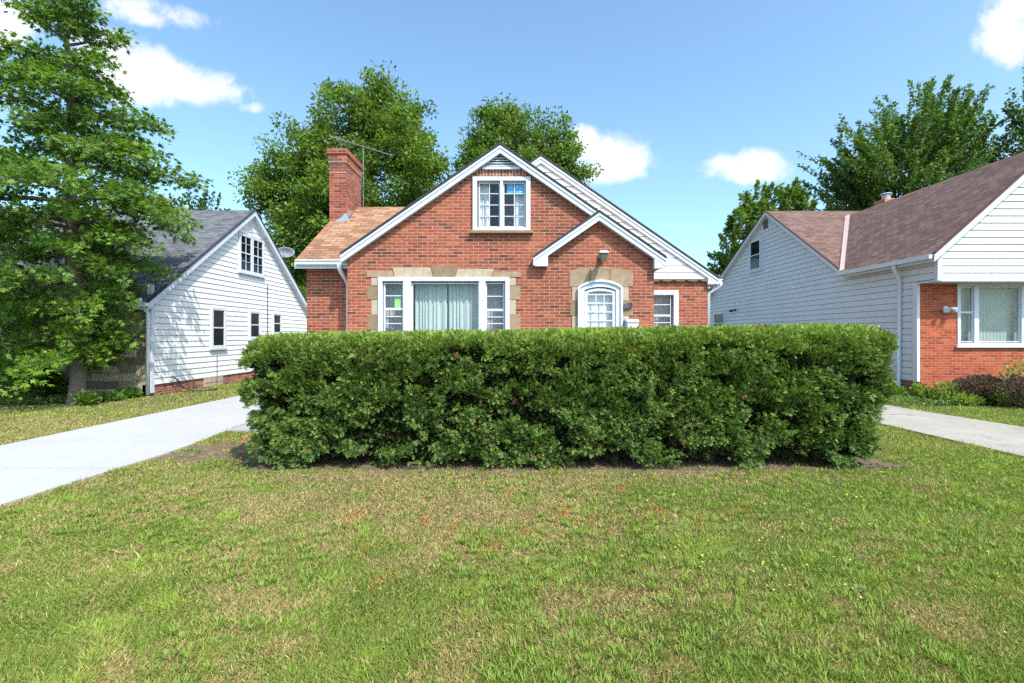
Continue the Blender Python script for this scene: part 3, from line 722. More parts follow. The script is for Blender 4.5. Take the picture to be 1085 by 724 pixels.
# right window
rw = lambda px: X(px, 10.5)
f = win(H, RW, qx0, qx1, qz0, qz1, [(rw(690), rw(711.5), qz0+.06, Z(312, 10.5), 0, [Z(323, 10.5), (Z(334.5, 10.5), .045), Z(342, 10.5)], .018)], proud=.045, fr=.11, depth=True, label='small white sash window on the set-back right wing')
curtain(f, RW, rw(688), rw(713), qz0+.05, qz1-.05, -.28, 'curtain_grey', 6, .014, seed=12)
# dark-coloured wall standing in for unlit rooms, so the glass has depth
mb = MB(); FW.wall(mb, [(fl+.3, .3), (2.2, .3), (2.2, 2.9), (fl+.3, 2.9)], [], .05)
for i, v in enumerate(mb.v): mb.v[i] = (v[0], v[1]+1.2, v[2])
mb.box(g1(470), g1(590), 10.6, 10.65, 3.0, 4.9)
mb.build('inner_wall', 'dark_room', H)
# door with arched frame
mb = MB(); n = 12
def ring(u0, u1, zs, zp, inn, z0):
    o = [(u0, z0), (u0, zs)]+arch(u0, u1, zs, zp, n)[::-1][1:-1]+[(u1, zs), (u1, z0)]
    i_ = [(u0+inn, z0), (u0+inn, zs-inn*.4)]+arch(u0+inn, u1-inn, zs-inn*.4, zp-inn*1.05, n)[::-1][1:-1]+[(u1-inn, zs-inn*.4), (u1-inn, z0)]
    return o, i_
o_, i_ = ring(dx0, dx1, dz1-.03, dzp, .12, dz0)
def ringmesh(mb, o_, i_, W, n0, n1):
    for k in range(len(o_)-1):
        a, b, c, d = o_[k], o_[k+1], i_[k+1], i_[k]
        mb.hexa([W.p(*a, n0), W.p(*b, n0), W.p(*c, n0), W.p(*d, n0), W.p(*a, n1), W.p(*b, n1), W.p(*c, n1), W.p(*d, n1)])
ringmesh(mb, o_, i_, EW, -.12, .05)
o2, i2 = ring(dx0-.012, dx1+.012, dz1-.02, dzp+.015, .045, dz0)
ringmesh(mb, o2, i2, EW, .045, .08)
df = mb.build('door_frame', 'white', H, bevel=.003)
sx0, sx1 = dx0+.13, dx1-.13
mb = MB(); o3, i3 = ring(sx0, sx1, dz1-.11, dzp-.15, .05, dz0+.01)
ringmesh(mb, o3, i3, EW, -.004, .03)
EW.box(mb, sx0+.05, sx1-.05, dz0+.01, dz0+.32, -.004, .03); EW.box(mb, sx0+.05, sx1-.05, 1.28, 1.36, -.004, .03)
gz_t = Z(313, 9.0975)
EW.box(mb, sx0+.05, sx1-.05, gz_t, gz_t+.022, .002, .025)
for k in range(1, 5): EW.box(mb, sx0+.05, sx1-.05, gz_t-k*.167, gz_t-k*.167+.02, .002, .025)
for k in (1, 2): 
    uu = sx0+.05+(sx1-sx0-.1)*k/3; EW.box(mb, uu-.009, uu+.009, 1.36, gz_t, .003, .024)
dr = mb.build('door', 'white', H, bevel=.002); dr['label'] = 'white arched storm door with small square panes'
mb = MB(); mb.add([EW.p(sx0+.04, dz0+.3, .01), EW.p(sx1-.04, dz0+.3, .01), EW.p(sx1-.04, dzp-.2, .01), EW.p(sx0+.04, dzp-.2, .01)], [(0, 1, 2, 3)]); mb.build('pane', 'glass', dr, fix=False)
mb = MB(); EW.box(mb, sx0-.02, sx1+.02, dz0, dzp-.03, -.13, -.10); mb.build('inner_door', 'curtain_white', dr)
mb = MB(); mb.tube([EW.p(sx1-.02, 1.42, .03), EW.p(sx1-.02, 1.42, .07), EW.p(sx1-.12, 1.42, .075)], .011, 8); mb.build('handle', 'black_metal', dr)
g8 = lambda px, py: (X(px, 9.0975), Z(py, 9.0975))
L = [([g8(603.2, 304), g8(612.5, 304), g8(618, 300.2), g8(625, 297.8), g8(625, 284.5), g8(614, 284.5), g8(603.2, 287.8)], 'stone_tan', .016),
     ([g8(625.4, 297.6), g8(630.5, 296.6), g8(636, 296.3), g8(642, 296.7), g8(646, 297.6), g8(646, 283.6), g8(625.4, 283.6)], 'stone_tan', .02),
     ([g8(646.4, 297.8), g8(653.5, 300.2), g8(658.8, 304), g8(670.5, 304), g8(670.5, 288), g8(657, 284.5), g8(646.4, 284.5)], 'stone_tan', .016)]
hz = [304.3, 319, 335, 351, 367, 383, 399]
for i in range(len(hz)-1):
    wide = i % 2 == 1
    L.append(([g8(603.8 if wide else 606, hz[i+1]-.25), g8(612.3, hz[i+1]-.25), g8(612.3, hz[i]), g8(603.8 if wide else 606, hz[i])], 'stone_brown' if wide else 'stone_light', .013))
    L.append(([g8(658.8, hz[i+1]-.25), g8(670.5 if wide else 666, hz[i+1]-.25), g8(670.5 if wide else 666, hz[i]), g8(658.8, hz[i])], 'stone_brown' if wide else 'stone_light', .013))
stones(L, EW)
# stoop
mb = MB(); mb.box(.75, 2.45, 8.15, 8.945, 0, .40); mb.box(.85, 2.35, 7.85, 8.148, 0, .2); mb.build('stoop', 'concrete_walk', H, bevel=.01)
# porch lamp
lx = X(638, 8.95); lz = Z(269.5, 8.95)
pl = thing('porch_lamp', (lx, 9.08, lz), 'small bronze lantern with white cap on the brick above the arched door', 'lamp')
mb = MB(); mb.hexa([(lx-.045, 8.76, lz-.15), (lx+.045, 8.76, lz-.15), (lx+.045, 8.85, lz-.15), (lx-.045, 8.85, lz-.15), (lx-.075, 8.73, lz-.01), (lx+.075, 8.73, lz-.01), (lx+.075, 8.88, lz-.01), (lx-.075, 8.88, lz-.01)])
mb.build('lamp_body', 'bronze', pl, bevel=.004)
mb = MB(); mb.hexa([(lx-.095, 8.71, lz-.008), (lx+.095, 8.71, lz-.008), (lx+.095, 8.90, lz-.008), (lx-.095, 8.90, lz-.008), (lx-.05, 8.75, lz+.04), (lx+.05, 8.75, lz+.04), (lx+.05, 8.86, lz+.04), (lx-.05, 8.86, lz+.04)])
mb.build('cap', 'white', pl, bevel=.004)
mb = MB(); mb.box(lx-.03, lx+.03, 8.86, 9.065, lz-.09, lz-.03); mb.box(lx-.05, lx+.05, 9.06, 9.084, lz-.14, lz+.02); mb.build('bracket', 'bronze', pl)
# house number plate (tilted)
nx, nz = X(665.5, 8.95), Z(324.3, 8.95)
hn = thing('house_number', (nx, 9.07, nz), 'black tilted number plate with silver digits, right of the arched door', 'sign')
ca, sa = math.cos(.30), math.sin(.30)
mb = MB()
def rp(u, v): return (nx+u*ca-v*sa, nz+u*sa+v*ca)
pp = [rp(-.105, -.045), rp(.1, -.045), rp(.115, 0), rp(.1, .05), rp(-.09, .05), rp(-.105, 0)]
mb.prism([(u, 9.04, z) for u, z in pp], (0, .042, 0)); mb.build('plate', 'black_metal', hn, bevel=.003)
cu = bpy.data.curves.new('digits', 'FONT'); cu.body = '381'; cu.size = .105; cu.extrude = .004; cu.align_x = 'CENTER'; cu.align_y = 'CENTER'; cu.materials.append(M['alu'])
tmp = bpy.data.objects.new('tmp', cu); COL.objects.link(tmp); bpy.context.view_layer.update()
me_ = bpy.data.meshes.new_from_object(tmp.evaluated_get(bpy.context.evaluated_depsgraph_get())); bpy.data.objects.remove(tmp)
to = bpy.data.objects.new('digits', me_); COL.objects.link(to); to.parent = hn; to.location = (0, -.036, .0); to.rotation_euler = (math.pi/2, -.30, 0)
# mailbox
bx, bz = X(669.5, 8.95), Z(341, 8.95)
mbx = thing('mailbox', (bx, 9.08, bz-.1), 'white wall mailbox low beside the door, its lid just above the hedge', 'mailbox')
mb = MB(); mb.box(bx-.11, bx+.10, 8.84, 9.08, bz-.17, bz+.0); mb.build('box', 'white', mbx, bevel=.012)
mb = MB(); mb.prism([(bx-.12, 9.08, bz+.05), (bx-.12, 8.88, bz+.045), (bx-.12, 8.82, bz-.01), (bx-.12, 9.08, bz+.005)], (.23, 0, 0)); mb.build('lid', 'white', mbx, bevel=.006)
# gutter + downspout on left wing
mb = MB()
def gutter(mb, a, b, axis, out, z, s=.11):   # a..b along axis at position out, profile K-style
    prof = [(0, 0), (0, -.10), (.055, -.10), (.075, -.075), (.075, -.04), (.1, -.015), (.1, 0), (.09, 0), (.085, -.012), (.015, -.012)]
    pts0 = [(a, out-q[0], z+q[1]) if axis == 'x' else (out+q[0]*s/.11*1, a, z+q[1]) for q in prof]
    off = (b-a, 0, 0) if axis == 'x' else (0, b-a, 0)
    mb.prism(pts0, off)
gutter(mb, X(313, 9.2), X(372, 9.1), 'x', 9.27, zeave+.0)
gu = mb.build('gutter', 'white_alum', H)
mb = MB(); px_ = -3.45
mb.tube([(px_-.06, 9.2, zeave-.09), (px_-.06, 9.22, zeave-.18), (px_, 9.40, zeave-.36), (px_+.01, 9.5, zeave-.46), (px_+.01, 9.51, .12), (px_+.01, 9.42, .06)], .042, 8)
mb.build('downspout', 'white_alum', H, smooth=True)
mb = MB(); gutter(mb, RD, 14.4, 'y', rfx, Rr(rfx)-.02); mb.build('side_gutter', 'white_alum', H)
mb = MB(); mb.tube([(rfx+.05, 10.4, Rr(rfx)-.1), (rfx+.05, 10.42, Rr(rfx)-.17), (rx1+.05, 10.55, Rr(rfx)-.33), (rx1+.045, 10.6, .2)], .036, 8); mb.build('side_downspout', 'white_alum', H, smooth=True)
mb = MB(); zz = Rr(rfx)-.1
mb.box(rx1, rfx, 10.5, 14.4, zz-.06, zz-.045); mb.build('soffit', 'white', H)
# chimney
ch_d0, ch_d1, cl, cr, ct = 11.0, 12.05, -4.42, -4.03, Z(158, 11.0)
mb = MB(); mb.box(cl, cr, ch_d0, ch_d1, 0, ct-.3)
cm = mb.build('chimney', 'brick_chimney', H)
mb = MB(); mb.box(cl-.015, cr+.015, ch_d0-.015, ch_d1+.015, ct-.30, ct-.12); mb.box(cl-.045, cr+.045, ch_d0-.045, ch_d1+.045, ct-.119, ct); mb.build('chimney_cap', 'brick_chimney', cm)
mb = MB(); mb.box(cl-.006, cr+.006, ch_d0-.006, ch_d1+.006, ct-.56, ct-.545); mb.box(cl-.02, cr+.02, ch_d0-.02, ch_d1+.02, ct-.315, ct-.302); mb.build('mortar_band', 'stone_light', cm)
mb = MB(); zc = lr_z-SL*(lr_d-ch_d0)
mb.prism([(cr+.004, ch_d0-.12, zc-.04), (cr+.004, ch_d0+.14, zc+.3), (cr+.004, ch_d0+.5, zc+.36)], (.012, 0, 0)); mb.prism([(cl+.1, ch_d0-.012, zc-.02), (cr+.1, ch_d0-.012, zc-.02), (cr, ch_d0-.012, zc+.2), (cr-.12, ch_d0-.012, zc+.08)], (0, -.01, 0))
mb.build('flashing', 'lead', cm)
# TV antenna on a mast strapped behind the chimney
ax, ad = X(385, 12.2), 12.2
an = thing('tv_antenna', (ax, ad, Z(215, ad)), 'old aluminium television antenna on a mast behind the brick chimney', 'antenna')
mb = MB(); mb.tube([(ax, ad, Z(215, ad)-.4), (ax, ad, Z(156, ad))], .014, 6); mb.build('mast', 'alu', an)
mb = MB(); A = Vector((X(348, 11.6), 11.6, Z(144, 11.6))); B = Vector((X(416, 12.7), 12.7, Z(165, 12.7)))
mb.tube([A, B], .011, 6)
for k in range(9):
    p = A.lerp(B, k/8); l = .16+.05*k; q = (B-A).cross(Vector((0, 0, 1))).normalized()
    mb.tube([p-q*l, p+q*l], .006, 4)
mb.build('boom', 'alu', an)
mb = MB(); mb.tube([(cr-.02, ad-.14, Z(200, ad)), (ax+.03, ad+.01, Z(200, ad))], .012, 5); mb.build('strap', 'black_metal', an)

# ------------------------------------------------------------------ LEFT HOUSE
HL = thing('sided_house', (-13, 16, 0), 'white clapboard house with grey roof and stone front, left of the pale driveway', 'house')
WL = Plane('R', -8.9); d0, d1 = 11.4, 19.8; ze = Z(313, 11.4)+.03; lp = 15.6; lpz = 5.62; SLL = (lpz-2.5)/(lp-d0)
ze = 2.5
mb = MB(); WL.siding(mb, [(d0+.06, .29), (d1, .29), (d1, ze), (lp, lpz-.05), (d0+.06, ze)], .29, .15, .018)
Plane('R', -8.935).wall(mb, [(d0+.06, .29), (d1, .29), (d1, ze), (lp, lpz-.05), (d0+.06, ze)], [], .15)
mb.build('siding', 'siding', HL, fix=False)
mb = MB(); mb.box(-9.1, -8.915, d0, d1, 0, .29); mb.build('foundation', 'brick_found', HL)
FL = Plane('F', 11.4)
mb = MB(); mb.box(-18, -8.97, 11.4, 11.6, 0, 2.75); mb.build('stone_front', 'stone_wall', HL)
mb = MB(); mb.box(-18, -17.8, 11.6, 19.8, 0, 2.6); mb.box(-17.8, -9.1, 19.6, 19.8, 0, 2.6); mb.build('wall', 'siding', HL)
f = win(HL, FL, -13.6, -12.2, .95, 2.3, [(-13.52, -12.93, 1.02, 2.24, 0, [1.63], .03), (-12.87, -12.28, 1.02, 2.24, 0, [1.63], .03)], back='curtain_grey')
oh = .32
rf = roof_part([[(-18.2, d0-oh, lpz-SLL*(lp-d0+oh)), (-8.75, d0-oh, lpz-SLL*(lp-d0+oh)), (-8.75, lp, lpz), (-18.2, lp, lpz)],
                [(-18.2, lp, lpz), (-8.75, lp, lpz), (-8.75, d1+oh, lpz-SLL*(d1-lp+oh)), (-18.2, d1+oh, lpz-SLL*(d1-lp+oh))]], 'roof_grey', parent=HL, th=.14)
def rakeY(x, ya, za, yb, zb, parent, wdt=.17, t=.03, mat='white', top='edge', sgn=1):
    mb = MB(); mb.prism([(x, ya, za-.012), (x, yb, zb-.012), (x, yb, zb-.012-wdt), (x, ya, za-.012-wdt)], (sgn*t, 0, 0))
    f = mb.build('rake_board', mat, parent, loc=(x, ya, za))
    e = MB(); e.prism([(x-sgn*.02, ya, za+.03), (x-sgn*.02, yb, zb+.03), (x-sgn*.02, yb, zb-.01), (x-sgn*.02, ya, za-.01)], (sgn*(t+.04), 0, 0)); e.build('shingle_edge', top, f)
rakeY(-8.745, d0-oh, lpz-SLL*(lp-d0+oh), lp, lpz, HL); rakeY(-8.7449, lp, lpz, d1+oh, lpz-SLL*(d1-lp+oh), HL)
mb = MB(); mb.box(-8.97, -8.86, d0-.03, d0+.07, .1, 2.7); mb.build('corner_board', 'white', HL)
mb = MB(); gutter(mb, -18.2, -8.7, 'x', d0-oh-.005, lpz-SLL*(lp-d0+oh)-.01); mb.build('gutter', 'white_alum', HL)
mb = MB(); mb.tube([(-8.87, d0-oh-.05, 2.36), (-8.88, d0-oh, 2.2), (-8.9, d0-.09, 2.02), (-8.9, d0-.09, .06)], .045, 8); mb.build('downspout', 'white_alum', HL, smooth=True)
def dY(px): return 8.9*500/(550-px)
def zY(py, px): return Z(py, dY(px))
def dh(parent, W, a, b, z0, z1, back='curtain_grey', label=None, bars=0, sill=True):
    m_ = (z0+z1)/2
    return win(parent, W, a, b, z0, z1, [(a+.06, b-.06, z0+.05, z1-.06, bars, [(m_, .04)] if not bars else [(m_, .04), m_+(z1-m_)*.5, m_-(m_-z0)*.5], .014)], fr=.07, back=back, label=label, sill=sill, glassmat='glass_dark')
dh(HL, WL, dY(222), dY(237.5), 1.12, 2.30, 'dark_room'); dh(HL, WL, dY(262.5), dY(274.5), 1.37, 2.30, 'dark_room'); dh(HL, WL, dY(287.5), dY(297), 1.53, 2.30, 'dark_room')
za, zb = 3.52, 4.75; ya, yb = dY(252), dY(278); ym = (ya+yb)/2
win(HL, WL, ya, yb, za, zb, [(ya+.06, ym-.05, za+.05, zb-.06, 1, [(za+.62, .04), za+.35, za+.92], .014), (ym+.05, yb-.06, za+.05, zb-.06, 1, [(za+.62, .04), za+.35, za+.92], .014)], fr=.07, glassmat='glass_dark', label='double white window high in the clapboard gable')
mb = MB(); WL.box(mb, dY(263), dY(268), 4.88, 5.28, 0, .03)
for k in range(7): WL.box(mb, dY(263)+.03, dY(268)-.03, 4.9+k*.05, 4.925+k*.05, .03, .04)
mb.build('gable_vent', 'siding_grey', HL)
mb = MB(); WL.box(mb, dY(216), dY(235.5), .02, .28, -.01, .02)
for k in range(1, 4): WL.box(mb, dY(216)+(dY(235.5)-dY(216))*k/4-.008, dY(216)+(dY(235.5)-dY(216))*k/4+.008, .03, .27, .02, .03)
WL.box(mb, dY(216)+.02, dY(235.5)-.02, .14, .155, .02, .031)
mb.build('basement_window', 'stone_light', HL)
mb = MB(); yc = dY(282.7); mb.tube([(-8.87, yc, 1.0), (-8.87, yc, 3.25)], .014, 6); mb.build('conduit', 'black_metal', HL); mb = MB(); mb.tube([(-8.87, dY(229), .05), (-8.87, dY(229), .9)], .008, 5); mb.build('conduit', 'black_metal', HL)
mb = MB(); mb.box(X(157, 16), X(174, 16), 15.8, 16.3, 5.3, Z(211, 16)); mb.box(X(156, 16), X(175, 16), 15.77, 16.33, Z(211, 16)-.05, Z(211, 16)+.05); c = mb.build('chimney', 'brick_found', HL)
# satellite dish
sd_ = 17.9; sx, sz = X(303, 17.9), Z(268.5, 17.9)
ds = thing('satellite_dish', (sx, sd_, sz-.3), 'grey satellite dish on the edge of the clapboard house roof', 'satellite dish')
mb = MB(); vs = [(0, 0, 0)]; fs = []; R_, seg = .33, 20
for r in range(1, 5):
    for k in range(seg):
        a = 2*math.pi*k/seg; rr = R_*r/4; vs.append((rr*math.cos(a), rr*math.sin(a)*.62, .35*rr*rr/R_))
for k in range(seg): fs.append((0, 1+k, 1+(k+1) % seg))
for r in range(3):
    for k in range(seg): a = 1+r*seg+k; b = 1+r*seg+(k+1) % seg; fs.append((a, a+seg, b+seg, b))
rot = Matrix.Rotation(math.radians(80), 3, 'X')@Matrix.Identity(3); rot = Matrix.Rotation(math.radians(12), 3, 'Z')@rot
mb.add([Vector((sx, sd_, sz))+rot@Vector(v) for v in vs], fs); o = mb.build('reflector', 'dish', ds, smooth=True, fix=False)
sm = o.modifiers.new('shell', 'SOLIDIFY'); sm.thickness = .015
mb = MB(); mb.tube([(sx-.03, sd_+.03, sz-.03), (sx-.08, sd_+.03, sz-.25), (sx-.15, sd_+.03, sz-.62)], .022, 6); mb.tube([(sx, sd_, sz-.2), (sx+.03, sd_-.35, sz-.05)], .012, 5); mb.build('arm', 'black_metal', ds)
# hose / cable by the foundation
hs_ = MB(); pts = [(-8.84, 11.95, .42), (-8.80, 12.0, .44), (-8.76, 12.08, .36), (-8.7, 12.2, .16), (-8.55, 12.3, .05), (-8.3, 12.45, .03), (-8.15, 12.7, .04), (-8.3, 13.0, .03)]
hs_.tube(pts, .018, 6); tag(hs_.build('hose', 'black_metal', loc=(-8.5, 12.2, 0), smooth=True), 'black hose hanging from the white clapboard wall onto the grass', 'hose')

# ------------------------------------------------------------------ RIGHT HOUSE
HR = thing('maroon_roof_house', (13, 17, 0), 'pale sided house with maroon roof and orange brick front, right of the driveways', 'house')
WR = Plane('L', 9.4); cz = 6.15; cd = 17.7; vd = 13.6; vz_ = 3.40
CS = (cz-vz_)/(cd-vd); BS = .50
poly = [(11.13, .41), (25, .41), (25, cz-BS*(25-cd)), (cd, cz-.05), (vd, vz_), (13.3, 3.2), (11.13, 3.2)]
mb = MB(); WR.siding(mb, poly, .41, .157, .014); WR.siding(mb, [(10.62, 2.75), (11.13, 2.75), (11.13, 3.2), (10.62, 3.2)], 2.765-.157*0, .157, .014)
Plane('L', 9.435).wall(mb, poly, [], .15); mb.box(9.435, 9.55, 10.64, 11.13, 2.74, 3.2)
mb.build('siding', 'siding_grey', HR, fix=False)
mb = MB(); mb.box(9.42, 9.6, 11.3, 25, 0, .405); mb.build('foundation', 'brick_dark', HR)
FR = Plane('F', 11.1)
nx0, nx1, nz0, nz1 = X(1014, 11.1), 12.75, Z(366, 11.1), 2.70
mb = MB(); FR.wall(mb, [(9.4, 0), (14.6, 0), (14.6, 2.74), (9.4, 2.74)], [[(nx0+.02, nz0), (nx1-.02, nz0), (nx1-.02, nz1), (nx0+.02, nz1)]], .2)
mb.box(14.4, 14.6, 11.3, 25, 0, 3); mb.build('brick_front', 'brick_orange', HR)
win(HR, FR, nx0, nx1, nz0, nz1, [(X(1018, 11.1), X(1032, 11.1), nz0+.07, nz1-.07, 0, [(Z(331, 11.1), .04)], .02), (X(1037, 11.1), X(1082, 11.1), nz0+.07, nz1-.07, 0, [], .02), (X(1087, 11.1), 12.68, nz0+.07, nz1-.07, 0, [(Z(331, 11.1), .04)], .02)],
    proud=.02, fr=.07, depth=True, label='white framed picture window in the orange brick front')
curtain(HR.children[-1], FR, nx0, nx1, nz0, nz1, -.19, 'blinds', 26, .008, name='blind', seed=20)
GR = Plane('F', 10.6); rgx, rgz = 12.0, 5.86; RS = .9
def Gz(x): return rgz-RS*abs(x-rgx)
mb = MB(); pg = [(9.4, 2.74), (14.6, 2.74), (14.6, Gz(14.6)-.08), (rgx, rgz-.08), (9.4, Gz(9.4)-.08)]
GR.siding(mb, pg, 2.74, .16, .024); Plane('F', 10.635).wall(mb, pg, [], .02); mb.build('gable_siding', 'siding', HR, fix=False)
mb = MB(); mb.box(9.36, 14.6, 10.575, 11.09, 2.70, 2.735); mb.box(9.37, 9.47, 10.56, 10.66, 2.72, 3.35); mb.build('soffit', 'white', HR)
mb = MB(); mb.box(9.355, 9.42, 11.09, 11.22, .40, 2.72); mb.build('corner_board', 'siding_grey', HR)
ex = 9.15; gy = 10.42; ezr = Gz(ex)
vy = cd-(cz-rgz)/CS
evd = cd-(cz-ezr)/CS
roof_part([[(ex, gy, ezr), (rgx, gy, rgz), (rgx, vy, rgz), (ex, evd, ezr)], [(rgx, gy, rgz), (14.85, gy, Gz(14.85)), (14.85, evd, Gz(14.85)), (rgx, vy, rgz)]], 'roof_red', under='white', parent=HR, th=.14, name='front_roof')
xo = 9.24
roof_part([[(xo, evd+.02, cz-CS*(cd-evd-.02)), (ex+.03, evd, ezr-.01), (rgx, vy, rgz), (20, vy, rgz), (20, cd, cz), (xo, cd, cz)],
           [(xo, cd, cz), (20, cd, cz), (20, 25.3, cz-BS*(25.3-cd)), (xo, 25.3, cz-BS*(25.3-cd))]], 'roof_red', under='white', parent=HR, th=.12, name='cross_roof')
rakeY(xo, evd, cz-CS*(cd-evd), cd, cz, HR, .13, .02, 'siding_grey', 'edge_red', -1); rakeY(xo-.0001, cd, cz, 25.3, cz-BS*(25.3-cd), HR, .13, .02, 'siding_grey', 'edge_red', -1)
rake(ex, ezr, rgx, rgz, gy+.005, .17, parent=HR, top='edge_red'); rake(rgx, rgz, 14.85, Gz(14.85), gy+.0051, .17, parent=HR, top='edge_red')
mb = MB(); u = Vector((rgx-ex, vy-evd, rgz-ezr)); a = Vector((ex, evd, ezr+.012)); b = a+u*.985; sd2 = Vector((.12, -.0, .09))
mb.prism([a-Vector((.06, .05, 0)), a+Vector((.07, -.06, .045)), b+Vector((.07, -.06, .045)), b-Vector((.06, -.0, 0))], (0, 0, .008)); M['valley'] = paint('pink_valley_metal', (.50, .36, .33), .6, .1, 3); mb.build('valley_flashing', 'valley', HR)
mb = MB(); gutter(mb, gy, evd+.05, 'y', ex-.1, ezr-.01); mb.build('gutter', 'siding_grey', HR)
mb = MB(); mb.tube([(ex-.05, 11.45, ezr-.1), (ex-.04, 11.47, ezr-.2), (9.33, 11.58, ezr-.42), (9.33, 11.6, .08), (9.25, 11.58, .04)], .045, 8); mb.build('downspout', 'siding_grey', HR, smooth=True)
def dR(px): return 9.4*500/(px-550)
a, b = dR(807.5), dR(795.5); dh(HR, WR, a, b, 4.05, 5.27, 'dark_room', bars=0)
a, b = dR(769), dR(757.5); dh(HR, WR, a, b, 1.55, 2.55, 'dark_room')
mb = MB(); WR.box(mb, dR(814.2), dR(809.4), 5.55, 5.86, 0, .03)
for k in range(5): WR.box(mb, dR(814.2)+.02, dR(809.4)-.02, 5.57+k*.055, 5.6+k*.055, .03, .045)
mb.build('gable_vent', 'bronze', HR)
# metal flue on the maroon roof
fx, fy = X(939, 18.3), 18.3; fz = Z(212, 18.3)
mb = MB(); mb.box(fx-.25, fx+.3, fy-.25, fy+.3, 5.5, fz); c = mb.build('chimney', 'rust_flue', HR, bevel=.02)
mb = MB(); mb.tube([(fx, fy, fz-.01), (fx, fy, fz+.18)], .14, 12); mb.tube([(fx, fy, fz+.2), (fx, fy, fz+.25)], [.22, .17], 12); mb.build('flue_cap', 'lead', c)
# floodlights
def flood(loc, n, mat, label):
    t = thing('floodlight', loc, label, 'outdoor light'); x, y, z = loc; v = Vector(n)
    mb = MB(); mb.tube([Vector(loc), Vector(loc)+v*.05], .05, 10); mb.build('base', mat, t)
    side = v.cross(Vector((0, 0, 1)))
    for s in (-1, 1):
        mb = MB(); p = Vector(loc)+v*.05; q = p+v*.06+side*s*.05; r = q+v*.10+side*s*.07+Vector((0, 0, -.05))
        mb.tube([p, q, q+(r-q)*.3, r], [.018, .022, .04, .062], 10); mb.build('lamp_head', mat, t)
flood((9.4-.018, dR(779.5), 2.58), (-1, 0, 0), 'black_metal', 'black twin floodlight on the pale grey side wall')
flood((X(1000, 11.1), 11.1, Z(327, 11.1)), (0, -1, 0), 'white', 'white twin floodlight on the orange brick beside the window')

exec_trees = True
# ------------------------------------------------------------------ trees
def limb_path(a, b, k=5, wob=.15, lift=.0, r=random):
    a = Vector(a); b = Vector(b); L = (b-a).length; out = []
    for i in range(k+1):
        t = i/k; p = a.lerp(b, t); s = math.sin(math.pi*t)
        out.append(p+Vector((r.uniform(-1, 1), r.uniform(-1, 1), r.uniform(-.5, .5)))*wob*L*s*.5+Vector((0, 0, lift*L*s)))
    return out
def crown_tree(name, base, lobes, label, cat='tree', trunk_r=.3, n_clump=400, per=150, leaf=.16, cr=.7, c1=(.05, .10, .02), c2=(.13, .22, .035), finger=0, seed=1, group=None, flat=.7, trunk_top=None):
    r = np.random.default_rng(seed); rr = random.Random(seed)
    T = thing(name, base, label, cat, group)
    L = np.array([(x, y, z, a, b, c) for x, y, z, a, b, c in lobes], float)
    vol = L[:, 3]*L[:, 4]*L[:, 5]; vol = vol**.8; pr = vol/vol.sum()
    idx = r.choice(len(L), n_clump, p=pr); d = unit(r.normal(size=(n_clump, 3)))
    rad = r.random(n_clump)**(1/2.6)*(.85+.3*r.random(n_clump))
    C = L[idx, :3]+d*rad[:, None]*L[idx, 3:]
    mid = L[:, :3].mean(0)
    # wood
    mb = MB(); top = Vector(trunk_top) if trunk_top else Vector((mid[0], mid[1], mid[2]+.2*(L[:, 2].max()-mid[2])))
    b0 = Vector(base); pth = limb_path(b0-Vector((0, 0, .1)), top, 7, .06, 0, rr)
    mb.tube(pth, [trunk_r*(1.25 if i == 0 else 1)*(1-.8*i/7) for i in range(8)], 10)
    for l in L:
        st = pth[rr.randint(2, 5)]; q = limb_path(st, l[:3], 5, .2, .05, rr); mb.tube(q, [trunk_r*.38*(1-.75*i/5) for i in range(6)], 6)
    sel = r.choice(n_clump, int(n_clump*.75), replace=False)
    for i in sel:
        q = limb_path(L[idx[i], :3], C[i], 3, .2, -.03, rr); mb.tube(q, [trunk_r*.12, trunk_r*.09, trunk_r*.06, trunk_r*.03], 4, cap=False)
    mb.build('trunk', 'bark_dark', T, fix=False, smooth=True)
    # leaves
    n = n_clump*per; ci = np.repeat(np.arange(n_clump), per)
    sz = (.6+.8*r.random(n_clump))[ci]
    g = r.normal(size=(n, 3)); g = unit(g)*(r.random(n)**.5)[:, None]
    out = unit(C-mid+1e-6)
    if finger:
        fd = unit(out*.75+np.array([0, 0, .9])+r.normal(size=(n_clump, 3))*.25)[ci]
        t = r.random(n)**.9; tw = (1-t*.65)
        P = C[ci]+fd*((t*2-.6)*cr*finger*sz)[:, None]+g*(cr*.42*tw*sz)[:, None]
    else:
        P = C[ci]+g*cr*sz[:, None]*np.array([1, 1, flat])
    nr = unit(r.normal(size=(n, 3))*.75+np.array([0, 0, .75])+unit(P-C[ci])*.35)
    ax_ = unit(r.normal(size=(n, 3))+unit(P-C[ci])*.8+np.array([0, 0, -.25]))
    col = lerp(c1, c2, np.clip(r.random(n)*.6+(r.random(n_clump)*.5)[ci], 0, 1))
    s = leaf*(.7+.6*r.random(n))
    scatter('crown', *KITE, P, ax_, nr, s, col, 'leaf', T, base, width=s*1.35)
    return T
def V(px, py, d, rx, rz, ry=None):   # a lobe measured as centre + radii in metres at depth d
    return (X(px, d), d, Z(py, d), rx*d/500, (ry or rx)*d/500, rz*d/500)
d = 30
